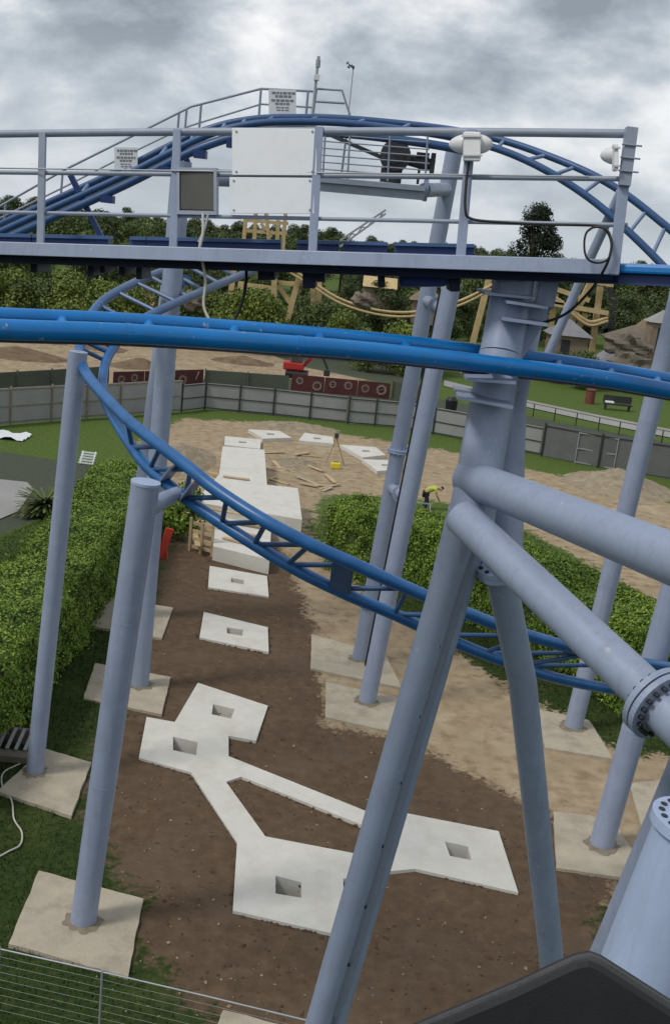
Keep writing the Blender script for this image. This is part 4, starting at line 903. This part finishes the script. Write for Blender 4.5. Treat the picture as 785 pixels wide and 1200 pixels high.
def mural(a_px, b_px, h_, label, seed):
    a_, b_ = G(*a_px), G(*b_px); d_ = (b_-a_).normalized(); nn_ = Vector((d_.y, -d_.x, 0)); nn_ = -nn_ if nn_.y > 0 else nn_; U = Vector((0, 0, 1)); rg = random.Random(seed)
    rt = thing('mural_hoarding', a_, label, 'hoarding'); ln = (b_-a_).length; n_ = max(2, round(ln/2.6)); a_.z = gz(a_.x, a_.y); b_.z = gz(b_.x, b_.y)
    for k in range(n_):
        p0, p1 = a_.lerp(b_, k/n_)+d_*.03, a_.lerp(b_, (k+1)/n_)-d_*.03; m = MB(); m.beam(p0+U*h_/2, p1+U*h_/2, .05, h_); pn = m.build('panel', M['maroon'], rt)
        for j in range(2):
            m = MB()
            c_ = p0.lerp(p1, .28+.45*j+rg.uniform(-.06, .06))+U*h_*rg.uniform(.35, .65)+nn_*.04; ro = h_*rg.uniform(.2, .33); ri = ro*.62
            if rg.random() < .8:
                m.ring(c_, nn_, ro, ri, .02, 20)
                for t_ in range(10):
                    an_ = t_*math.pi/5; e_ = d_*math.cos(an_)+U*math.sin(an_); m.beam(c_+e_*ro*.97, c_+e_*ro*1.18, .02, ro*.22, nn_)
                for t_ in range(2):
                    an_ = rg.uniform(0, 3); e_ = d_*math.cos(an_)+U*math.sin(an_); m.beam(c_-e_*ri, c_+e_*ri, .012+.004*t_, ro*.12, nn_)
            else: m.beam(c_-d_*ro*.5-U*ro, c_+d_*ro*.4+U*ro, .02, ro*.9, nn_)
            m.build('cog_print', M['mural_pale'], rt)
mural((132, 455), (238, 452), 1.15, 'maroon mural hoarding with pale cogs, seen behind the spiral track', 3)
mural((340, 459), (456, 469), 1.25, 'maroon mural hoarding with pale cogs, right of the red excavator', 8)

# road and lawn strips behind the fence at right
def strip(name, px, z, mat_):
    q = [G(*p) for p in px]; m = MB(); n_ = len(q); vs = [(p.x, p.y, gz(p.x, p.y)+z) for p in q]
    a_ = sum(vs[i][0]*vs[(i+1) % n_][1]-vs[(i+1) % n_][0]*vs[i][1] for i in range(n_))
    m.add(vs if a_ > 0 else vs[::-1], [tuple(range(n_))]); o = m.build(name, mat_); o['kind'] = 'structure'; return o
strip('path', [(520, 446), (600, 466), (700, 487), (800, 507), (1000, 550), (1000, 562), (800, 517), (700, 496), (600, 474), (520, 453)], .06, M['path'])
strip('pavement', [(-300, 610), (-30, 560), (32, 566), (40, 574), (22, 600), (-20, 618), (-300, 700)], .05, M['path'])
# low rail along the path
rf = thing('path_railing', G(620, 486), 'low dark railing along the pale path behind the right fence', 'railing'); pts = [G(600, 483), G(700, 505), G(800, 526)]
for a_, b_ in zip(pts, pts[1:]):
    m = MB(); m.beam(a_+Vector((0, 0, 1.0)), b_+Vector((0, 0, 1.0)), .06, .08); m.build('rail', M['post_wood'], rf)
    for k in range(4): q = a_.lerp(b_, k/4); m = MB(); m.beam(q, q+Vector((0, 0, 1.0)), .07, .07); m.build('post', M['post_dark'], rf)
# framed gate panel in the mesh fence
gp_ = thing('gate_panel', G(670, 540), 'grey framed mesh gate standing in front of the dark mesh fence', 'gate'); a_, b_ = G(671, 541)+Vector((0, -.5, 0)), G(716, 549)+Vector((0, -.5, 0))
for z in (.1, .95, 1.9): m = MB(); m.beam(a_+Vector((0, 0, z)), b_+Vector((0, 0, z)), .06, .06); m.build('frame_bar', M['steel'], gp_)
for f in (0, .5, 1): q = a_.lerp(b_, f); m = MB(); m.beam(q, q+Vector((0, 0, 1.95)), .06, .06); m.build('frame_bar', M['steel'], gp_)
# white lamps on the fence foot
for k, (px, py) in enumerate(((346, 483), (429, 488), (645, 527), (733, 538))):
    rt = thing('flood_lamp', G(px, py+4), ['small white lamp at the fence foot nearest the grass mound', 'small white lamp at the fence behind the tripod', 'small white lamp at the fence left of the framed gate', 'small white lamp at the fence above the gravel heap'][k], 'lamp')
    q = G(px, py+4)+Vector((0, -.35, 0)); m = MB(); m.abox(q+Vector((0, 0, .35)), .34, .16, .22); m.build('head', M['whitebox'], rt, bevel=.02); m = MB(); m.beam(q, q+Vector((0, 0, .3)), .05, .05); m.build('stake', M['post_dark'], rt)

# ---------------------------------------------------------------- gravel heap and mounds
def heap(px, py, rx, ry, h_, label, seed, name='gravel_heap', mt='dirtmound'):
    c_ = G(px, py); n_ = 34; g_ = np.random.default_rng(seed); u = np.linspace(-1, 1, n_); XX, YY = np.meshgrid(u, u); rr = np.hypot(XX, YY)
    ZZ = h_*np.clip(1-rr, 0, 1)**1.15*(1+.25*vnoise(XX*4, YY*4, 1.5, seed))+g_.normal(size=XX.shape)*.03*(rr < .95)-.04
    m = MB(); vs = [(c_.x+XX[i, j]*rx, c_.y+YY[i, j]*ry, ZZ[i, j]) for i in range(n_) for j in range(n_)]
    m.add(vs, [(i*n_+j, i*n_+j+1, (i+1)*n_+j+1, (i+1)*n_+j) for i in range(n_-1) for j in range(n_-1)], True)
    return tag(m.build(name, M[mt], None, org=c_), label, 'heap')
heap(724, 570, 3.3, 3.6, 1.15, 'grey brown gravel heap in front of the mesh fence', 4)
heap(345, 501, 3.2, 2.0, .4, 'low reddish earth mound on the grass strip by the fence', 6, 'earth_mound')
heap(210, 540, 2.0, 4.0, .9, 'brown spoil heap between the left hedge and the footing', 9, 'spoil_heap')
heap(345, 543, 1.6, 1.4, .35, 'small heap of broken wood and earth right of the footing', 12, 'rubble_heap')

M['mound'] = mat('spoil_earth', (.16, .115, .075), .95, .3, 1.2, .8, 5, .1)
for k, (px, py, rx, lb) in enumerate(((20, 418, 5, 'low brown spoil bank at the left edge of the bare earth'), (118, 412, 4, 'low brown spoil bank on the bare earth behind the slim left column'), (285, 428, 4.5, 'low brown spoil bank left of the red excavator'), (165, 432, 3.2, 'small brown spoil bank just behind the left maroon mural'))):
    heap(px, py, rx, 3, .9, lb, 30+k, 'spoil_bank', 'mound')
for k, (px, py, lb) in enumerate(((30, 405, 'long pale pipe lying on the bare earth at the far left'), (130, 406, 'long pale pipe lying on the bare earth between two spoil banks'))):
    q = G(px, py)+Vector((0, 0, 1.2)); m = MB(); m.tube([q-Vector((2.6, 0, 0)), q+Vector((2.6, .4, 0))], .22, 10); tag(m.build('pipe', M['hoard_l'], None, org=q), lb, 'pipe')
# clods of soil scattered and thrown up along the new slabs
cm = MB(); rc = random.Random(77)
def clod(x, y, z, s_):
    a = rc.uniform(0, 6); u = Vector((math.cos(a), math.sin(a), 0))*s_; v = Vector((-math.sin(a), math.cos(a), 0))*s_*rc.uniform(.5, .9); c_ = Vector((x, y, z))
    tp_ = Vector((rc.uniform(-.3, .3)*s_, rc.uniform(-.3, .3)*s_, s_*rc.uniform(.35, .7))); cm.add([c_+u, c_+(u+v)*.7, c_+v, c_+(v-u)*.7, c_-u, c_-(u+v)*.7, c_-v, c_+(u-v)*.7, c_+tp_], [(i, (i+1) % 8, 8) for i in range(8)])
OUT = [[(232, 800), (314, 827), (300, 868), (268, 862), (268, 886), (433, 952), (477, 953), (584, 974), (607, 1046), (487, 1018)], [(273, 1067), (278, 987), (224, 905), (163, 888), (172, 840), (205, 846)], [(390, 1094), (273, 1067)], [(246, 663), (313, 675), (315, 699), (244, 688), (246, 663)], [(239, 717), (314, 735), (315, 764), (234, 747), (239, 717)], [(265, 916), (283, 910), (430, 969), (421, 1001), (311, 980), (265, 916)]]
for lp in OUT:
    for p0, p1 in zip(lp, lp[1:]):
        a_, b_ = G(*p0, .05), G(*p1, .05)
        for k in range(int((b_-a_).length*14)):
            q = a_.lerp(b_, rc.random())+Vector((rc.gauss(0, .05), rc.gauss(0, .05), 0)); clod(q.x, q.y, .008, rc.uniform(.02, .06))
for k in range(1500):
    px, py = rc.uniform(110, 735), rc.uniform(645, 1200); q = G(px, py)
    if sdp(soil, np.array([q.x]), np.array([q.y]))[0] > 0: clod(q.x, q.y, gz(q.x, q.y)-.005, rc.uniform(.015, .06)*(1.7 if rc.random() < .06 else 1))
M['clod'] = mat('soil_clod', (.085, .057, .036), .95, .3, 3, .5, 30, .1)
o = cm.build('soil_clods', M['clod']); o['kind'] = 'stuff'; o['label'] = 'loose clods of brown soil'; o['category'] = 'soil'
# ---------------------------------------------------------------- small site things
def G0(px, py, z=0): return G(px, py, z)
tp = thing('survey_tripod', G(391, 545), 'survey tripod with yellow case at its foot on the gravel', 'tripod'); h0 = G(391, 545)
for a in (0.3, 2.4, 4.5): tubeobj('leg', [h0+Vector((0, 0, 1.5)), h0+Vector((math.cos(a)*.6, math.sin(a)*.6, 0))], .035, M['wood'], tp, 6)
m = MB(); m.abox(h0+Vector((0, 0, 1.62)), .22, .2, .26); m.build('instrument', M['motor'], tp)
cs_ = thing('tool_case', G(391, 547), 'small bright yellow tool case below the tripod', 'case'); q = G(391, 546)+Vector((.1, -.6, 0)); m = MB(); m.abox(q+Vector((0, 0, .16)), .5, .3, .3); m.build('shell', M['yellowpl'], cs_, bevel=.04)
m = MB(); m.tube([q+Vector((-.1, 0, .3)), q+Vector((-.08, 0, .38)), q+Vector((.08, 0, .38)), q+Vector((.1, 0, .3))], .02, 6); m.build('handle', M['post_dark'], cs_)
# red barrier by the hedge, red boards behind spiral
rb = thing('red_barrier', G(192, 655), 'red folded plastic barrier leaning at the left hedge end', 'barrier'); q = G(192, 655)
m = MB(); m.beam(q+Vector((-.15, 0, 0)), q+Vector((.15, .1, 1.15)), .1, .3); m.build('board', M['redplastic'], rb, bevel=.03); m = MB(); m.beam(q+Vector((.12, 0, 0)), q+Vector((-.02, .15, .7)), .06, .08); m.build('leg', M['redplastic'], rb)
rb2 = thing('red_barrier', G(412, 672), 'red plastic barrier lying at the right hedge foot behind the spiral', 'barrier'); q = G(410, 672)
for z in (.25, .75): m = MB(); m.beam(q+Vector((-.9, 0, z)), q+Vector((.9, -.3, z)), .05, .16); m.build('plank', M['redplastic'], rb2, bevel=.02)
for f in (-.85, .85): m = MB(); m.beam(q+Vector((f, -.15*f, 0)), q+Vector((f, -.15*f, .9)), .08, .08); m.build('leg', M['redplastic'], rb2)
# drain grating box lower left
dg = thing('drain_box', G(10, 885), 'grey slatted drain box on the grass behind the slim left column', 'drain'); q = G(8, 880)
m = MB()
for k in range(6): m.beam(q+Vector((-.5+.2*k, -.3, .22)), q+Vector((-.5+.2*k, .35, .4)), .07, .05)
m.build('slats', M['steel'], dg); m = MB(); m.abox(q+Vector((0, -.4, .1)), 1.3, .3, .18); m.abox(q+Vector((0, .42, .18)), 1.2, .1, .4); m.build('frame', M['rock'], dg, bevel=.02)
tag(tubeobj('rope', cr_([G(p[0], p[1], .04) for p in ((24, 895), (5, 905), (3, 920), (14, 938), (17, 960), (26, 975), (24, 990), (10, 998), (-8, 1008))], 6), .018, M['cable_w'], None, 6), 'pale rope snaking over the grass by the left pad', 'rope')
# white sheet and pallet near the left lawn
ws = thing('white_sheet', G(8, 512), 'crumpled white sheet lying on the left lawn', 'sheet'); q = G(8, 512); m = MB()
n_ = 8; m.add([(q.x+(i/7-.5)*2.2, q.y+(j/7-.5)*1.6, .12+.1*math.sin(i*1.7+j)*math.cos(j*1.3)) for i in range(n_) for j in range(n_)], [(i*n_+j, (i+1)*n_+j, (i+1)*n_+j+1, i*n_+j+1) for i in range(7) for j in range(7)], True); m.build('folds', M['white'], ws)
wp = thing('white_pallet', G(100, 540), 'white slatted pallet leaning beyond the left hedge', 'pallet'); q = G(101, 545); m = MB()
for k in range(5): m.beam(q+Vector((-.38, .15*k, .1+.1*k)), q+Vector((.38, .15*k-.05, .1+.1*k)), .03, .07)
m.build('slat', M['white'], wp)
for x in (-.3, .3): m = MB(); m.beam(q+Vector((x, .02, .05)), q+Vector((x, .64, .54)), .05, .05); m.build('runner', M['white'], wp)
# palm-like plant
pm_ = thing('palm_plant', G(54, 604), 'bushy dark palm plant between hedge and grey path', 'plant'); m = MB(); q = G(54, 604)
for k in range(380):
    a = rnd.uniform(0, 6.28); l_ = rnd.uniform(.6, 1.35); e = rnd.uniform(.15, 1.45); pts = [q+Vector((math.cos(a)*l_*f*math.cos(e*(1-f*.6)), math.sin(a)*l_*f*math.cos(e*(1-f*.6)), .3+l_*f*math.sin(e)-.5*f*f)) for f in (0, .4, .75, 1)]
    wv = Vector((-math.sin(a), math.cos(a), 0))*.04; m.add([p+wv*s for p in pts for s in (-1, 1)], [(0, 1, 3, 2), (2, 3, 5, 4), (4, 5, 7, 6)])
m.build('fronds', M['leaf_mid'], pm_); m = MB(); m.tube([q, q+Vector((0, 0, .7))], .14, 8); m.build('trunk', M['bark'], pm_)
bs = make_tree('shrub', 2.3, 1.15, .2, 12, 1800, .09, M['leaf_hedge'], 'small leafy bush by the red barrier and timber formwork', 'shrub', None, tuple(G(208, 632)))
# black bin, bins and lawn things
bn = thing('black_bin', G(527, 487), 'black covered bin by the path behind the near post', 'bin'); q = G(527, 487); m = MB(); m.tube([q, q+Vector((0, 0, 1.15))], [.38, .45], 14); m.build('body', M['black'], bn); m = MB(); m.tube([q+Vector((0, 0, 1.15)), q+Vector((0, 0, 1.4))], [.47, .25], 14); m.build('lid', M['black'], bn)
rbn = thing('litter_bin', G(690, 473), 'brown litter bin standing on the right lawn', 'bin'); q = G(690, 473); m = MB(); m.tube([q, q+Vector((0, 0, 1.1))], .42, 12); m.build('body', M['bin'], rbn); m = MB(); m.tube([q+Vector((0, 0, 1.13)), q+Vector((0, 0, 1.25))], .46, 12); m.build('lid', M['bin'], rbn)
bq = thing('lawn_bench', G(722, 481), 'dark bench with white cushion on the right lawn', 'bench'); q = G(722, 481)
m = MB(); m.abox(q+Vector((0, 0, .5)), 2.4, .6, .12); m.build('seat', M['post_dark'], bq); m = MB(); m.abox(q+Vector((0, .3, .9)), 2.4, .1, .6); m.build('backrest', M['post_dark'], bq); m = MB(); m.abox(q+Vector((-.7, 0, .65)), .7, .5, .16); m.build('cushion', M['white'], bq, bevel=.04)
for x in (-1, 1): m = MB(); m.abox(q+Vector((x, 0, .22)), .1, .5, .44); m.build('leg', M['post_dark'], bq)
# site worker bending over
def skinfig(name, pts, edges, rad, mt, parent=None, loc=(0, 0, 0)):
    me_ = bpy.data.meshes.new(name); me_.from_pydata(pts, edges, []); o = bpy.data.objects.new(name, me_); COL.objects.link(o)
    o.modifiers.new('skin', 'SKIN'); s_ = o.modifiers.new('sub', 'SUBSURF'); s_.levels = s_.render_levels = 2
    for v, r_ in zip(me_.skin_vertices[0].data, rad): v.radius = (r_, r_); v.use_root = False
    me_.skin_vertices[0].data[0].use_root = True; me_.materials.append(mt); o.location = loc
    if parent: o.parent = parent
    return o
wl = G(496, 597); J = dict(pel=(0, 0, .82), sp=(.2, 0, 1.0), ch=(.42, 0, 1.08), nk=(.58, 0, 1.08), hd=(.7, 0, 1.06), ht=(.8, 0, 1.03))
bp_ = [(0, 0, .82), (.2, 0, 1.0), (.42, 0, 1.1), (.57, 0, 1.1), (.68, 0, 1.07), (.78, 0, 1.03), (.02, .12, .75), (.1, .14, .45), (-.02, .14, .08), (.14, .14, .03), (.02, -.12, .75), (.14, -.14, .45), (.04, -.14, .08), (.2, -.14, .03), (.44, .2, 1.05), (.5, .25, .78), (.62, .2, .56), (.68, .18, .47), (.44, -.2, 1.05), (.52, -.25, .78), (.66, -.18, .56), (.72, -.16, .47)]
be_ = [(0, 1), (1, 2), (2, 3), (3, 4), (4, 5), (0, 6), (6, 7), (7, 8), (8, 9), (0, 10), (10, 11), (11, 12), (12, 13), (2, 14), (14, 15), (15, 16), (16, 17), (2, 18), (18, 19), (19, 20), (20, 21)]
brd = [.13, .13, .15, .06, .1, .09, .09, .065, .05, .04, .09, .065, .05, .04, .06, .045, .035, .03, .06, .045, .035, .03]
pr_ = skinfig('person', bp_, be_, brd, M['skin'], None, wl); tag(pr_, 'site worker in yellow vest bending over behind the right hedge', 'person')
skinfig('vest', [(0, 0, .84), (.2, 0, 1.02), (.42, 0, 1.11), (.5, 0, 1.11), (.44, .2, 1.06), (.49, .24, .85), (.44, -.2, 1.06), (.5, -.24, .85)], [(0, 1), (1, 2), (2, 3), (2, 4), (4, 5), (2, 6), (6, 7)], [.155, .16, .18, .1, .085, .065, .085, .065], M['yellow'], pr_)
skinfig('trousers', [(0, 0, .8), (.02, .12, .75), (.1, .14, .45), (-.02, .14, .1), (.02, -.12, .75), (.14, -.14, .45), (.04, -.14, .1)], [(0, 1), (1, 2), (2, 3), (0, 4), (4, 5), (5, 6)], [.155, .11, .085, .075, .11, .085, .075], M['cloth'], pr_)
skinfig('hair', [(.66, 0, 1.13), (.75, 0, 1.12), (.82, 0, 1.06)], [(0, 1), (1, 2)], [.07, .085, .06], M['cloth'], pr_)
tg = thing('work_trestle', G(503, 592), 'low pale work trestle in front of the bending worker', 'trestle'); q = G(492, 600)
m = MB(); m.beam(q+Vector((-.5, -.3, .5)), q+Vector((.5, -.3, .5)), .06, .06); m.build('top_bar', M['steel'], tg)
for x in (-.4, .4): m = MB(); m.beam(q+Vector((x, -.5, 0)), q+Vector((x, -.3, .52)), .05, .05); m.beam(q+Vector((x, -.1, 0)), q+Vector((x, -.3, .52)), .05, .05); m.build('leg', M['steel'], tg)
# red mini excavator
ex = thing('mini_excavator', G(347, 446), 'red mini excavator working on the bare earth above the cog mural', 'excavator'); q = G(347, 446); q.z = gz(q.x, q.y)
for y in (-.55, .55):
    m = MB(); m.tube([q+Vector((-.9, y, .3)), q+Vector((.9, y, .3))], .3, 12); m.build('crawler_track', M['black'], ex)
m = MB(); m.abox(q+Vector((-.3, 0, .95)), 1.7, 1.3, .65); m.build('body', M['red'], ex, bevel=.12)
m = MB(); m.abox(q+Vector((-.1, -.1, 1.85)), .95, .95, 1.2); m.build('cab', M['boxmetal'], ex, bevel=.08); m = MB(); m.abox(q+Vector((-.1, -.1, 2.5)), 1.05, 1.05, .1); m.build('cab_roof', M['red'], ex)
m = MB(); m.beam(q+Vector((.5, .2, 1.0)), q+Vector((1.7, .2, 2.4)), .2, .28); m.build('boom', M['red'], ex); m = MB(); m.beam(q+Vector((1.65, .2, 2.45)), q+Vector((2.5, .2, .9)), .16, .2); m.build('dipper_arm', M['post_dark'], ex)
m = MB(); m.abox(q+Vector((2.45, .2, .6)), .5, .6, .5); m.build('bucket', M['post_dark'], ex, bevel=.06)

# ---------------------------------------------------------------- park beyond: tan coaster, huts
def tb(rt, nm, pts, w_, y, mt='tan'):
    m = MB()
    q = [AtY(p[0], p[1], y+(p[2] if len(p) > 2 else 0)) for p in pts]
    for a_, b_ in zip(q, q[1:]): m.beam(a_, b_, w_, w_)
    return m.build(nm, M[mt], rt)
tc1 = thing('coaster_trestle', AtY(350, 370, 112), 'tan trestle of a far coaster with long track dipping to the right', 'coaster')
for pts in ([(351, 322), (337, 376)], [(322, 320), (320, 378)], [(366, 318), (368, 380)], [(374, 330), (373, 380)], [(274, 314), (267, 382)], [(283, 330), (276, 382)]): tb(tc1, 'support_leg', pts, .55, 112)
for pts in ([(314, 318), (352, 372)], [(289, 334), (322, 338)], [(325, 331), (366, 334)], [(352, 340), (340, 352)]): tb(tc1, 'brace', pts, .4, 112.5)
for o_ in (0, 5): tubeobj('track', cr_([AtY(px, py+o_, 111) for px, py in ((336, 312), (365, 330), (400, 351), (445, 364), (490, 365), (540, 352), (587, 328))], 6), .14, M['tan'], tc1, 8)
tc2 = thing('coaster_station', AtY(310, 275, 135), 'tan timber tower with railing peeping above the trees below the white panel', 'tower')
for pts in ([(288, 257), (284, 300)], [(300, 248), (297, 300)], [(312, 250), (317, 300)], [(326, 258), (324, 300)], [(335, 245), (331, 300)]): tb(tc2, 'post', pts, .45, 135)
for pts in ([(286, 258), (338, 262)], [(285, 270), (336, 274)], [(311, 246), (323, 244), (334, 248)]): tb(tc2, 'rail', pts, .4, 135)
tb(tc2, 'brace', [(306, 262), (318, 278)], .4, 135)
tc3 = thing('coaster_trestle', AtY(680, 410, 122), 'tan A frame of a far coaster beside a grey hut', 'coaster')
for pts in ([(692, 330), (650, 418)], [(703, 336), (692, 418)], [(686, 368), (660, 416)], [(574, 322), (551, 412)], [(650, 345), (640, 418)], [(655, 395), (652, 425)]): tb(tc3, 'support_leg', pts, .62, 122)
for pts in ([(686, 329), (718, 334)], [(626, 352), (712, 367)], [(640, 335), (690, 352)], [(600, 345), (660, 355)]): tb(tc3, 'crossbeam', pts, .5, 121)
for o_ in (0, 4): tubeobj('track', cr_([AtY(px, py+o_, 121) for px, py in ((610, 335), (640, 342), (668, 362), (690, 377), (712, 372))], 6), .2, M['tan'], tc3, 8)
m = MB()
for k in range(9):
    a = -1.0+k*.33; m.abox(AtY(708+11*math.cos(a), 362+26*math.sin(a), 124), .8, .3, .5)
m.build('loop_tie', M['post_dark'], tc3)
cv = thing('lift_conveyor', AtY(428, 262, 140), 'pale lattice slope of another ride above the trees', 'ride'); 
for o_ in (0, 7): tb(cv, 'side_rail', [(398, 282+o_), (452, 246+o_*.6)], .25, 140, 'steel')
tb(cv, 'lattice', [(400+6*k, 282-4*k+(5 if k % 2 else 0)) for k in range(9)], .16, 140, 'steel')
def hut(px, py, wpx, rh, wh, y, label, roof='roof_grey'):
    a_ = AtY(px, py, y); w_ = wpx*y/FPX; rt = thing('hut', a_, label, 'hut'); U = Vector((0, 0, 1)); e = w_/2; m = MB()
    m.add([a_+Vector((-e, -e, 0)), a_+Vector((e, -e, 0)), a_+Vector((e, e, 0)), a_+Vector((-e, e, 0)), a_+U*rh], [(0, 1, 4), (1, 2, 4), (2, 3, 4), (3, 0, 4), (3, 2, 1, 0)]); m.build('roof', M[roof], rt)
    m = MB(); m.abox(a_-U*(wh/2+.01), w_*.82, w_*.82, wh); m.build('wall', M['hutwall'], rt)
    m = MB(); m.abox(a_+Vector((-.1*w_, -w_*.415, -wh*.55)), w_*.2, .06, wh*.8); m.build('door', M['post_dark'], rt)
    return rt
hut(665, 392, 50, 1.7, 3.0, 118, 'grey pyramid roofed hut behind the tan A frame')
hut(716, 430, 56, 2.3, 3.0, 108, 'grey pyramid roofed hut nearest the blue track at right')
hut(775, 378, 34, 1.3, 3, 112, 'small pale roofed hut at the right edge beyond the rocks', 'hoard_l')
hut(740, 398, 60, 1.6, 3, 118, 'brown grey roofed hut above the rocks at right', 'rock')
hut(612, 384, 36, 2.0, 2.6, 124, 'small thatched pointed hut left of the tan A frame', 'thatch')
hut(752, 398, 40, 2.6, 2.8, 126, 'thatched pointed hut behind the rocks at right', 'thatch')
hut(500, 352, 40, 1.8, 2.6, 124, 'thatched pointed hut just left of the near post', 'thatch')
def longhut(px0, px1, py, y, label, h_=2.6, rf_='roof_red'):
    a_, b_ = AtY(px0, py, y), AtY(px1, py, y); b_.z = a_.z; rt = thing('kiosk', a_, label, 'kiosk'); m = MB(); d_ = Vector((0, 2.5, 0)); U = Vector((0, 0, 1.1))
    vs = [a_-d_, b_-d_, b_+d_, a_+d_, a_+U, b_+U]; m.add(vs, [(0, 1, 5, 4), (2, 3, 4, 5), (1, 2, 5), (3, 0, 4), (3, 2, 1, 0)]); m.build('roof', M[rf_], rt)
    m = MB(); c_ = (a_+b_)/2; m.abox(c_-Vector((0, 0, h_/2+.01)), (b_-a_).length*.94, 4.2, h_); m.build('wall', M['hutwall'], rt)
longhut(-40, 30, 352, 118, 'long terracotta roofed kiosk at the left picture edge')
longhut(137, 185, 352, 118, 'terracotta roofed kiosk seen through the spiral track')
longhut(425, 465, 334, 125, 'tan roofed kiosk beyond the dipping tan track', 2.6, 'tan')
def rock(px, py, s, label, seed):
    y = 104; a_ = AtY(px, py, y); bm = bmesh.new(); bmesh.ops.create_icosphere(bm, subdivisions=3, radius=1); g_ = random.Random(seed); ph = [g_.uniform(0, 6) for _ in range(6)]
    for v in bm.verts:
        n_ = v.co.copy(); k = 1+.22*math.sin(3*n_.x+ph[0])*math.cos(4*n_.y+ph[1])+.15*math.sin(7*n_.z+ph[2]+3*n_.x)+.08*math.sin(13*n_.x+ph[3]+9*n_.z); v.co = Vector((n_.x*s*1.3, n_.y*s, n_.z*s))*k
    me_ = bpy.data.meshes.new('rock'); bm.to_mesh(me_); bm.free(); me_.materials.append(M['rock']); o = bpy.data.objects.new('rock', me_); COL.objects.link(o); o.location = (a_.x, y, max(a_.z, s*.3)); tag(o, label, 'rock', 'rocks of the park landscape')
rock(738, 424, 1.5, 'large grey artificial rock beside the pyramid roofed hut', 1); rock(757, 436, 1.3, 'grey artificial rock by the right hand column', 2); rock(728, 402, 1.1, 'grey artificial rock behind the pyramid roofed hut', 3)
rock(748, 410, 1.0, 'grey artificial rock above the largest rock', 7); rock(225, 352, .8, 'brown rock below the spiral track start', 4); rock(425, 352, .8, 'brown rock under the dipping tan track', 5)
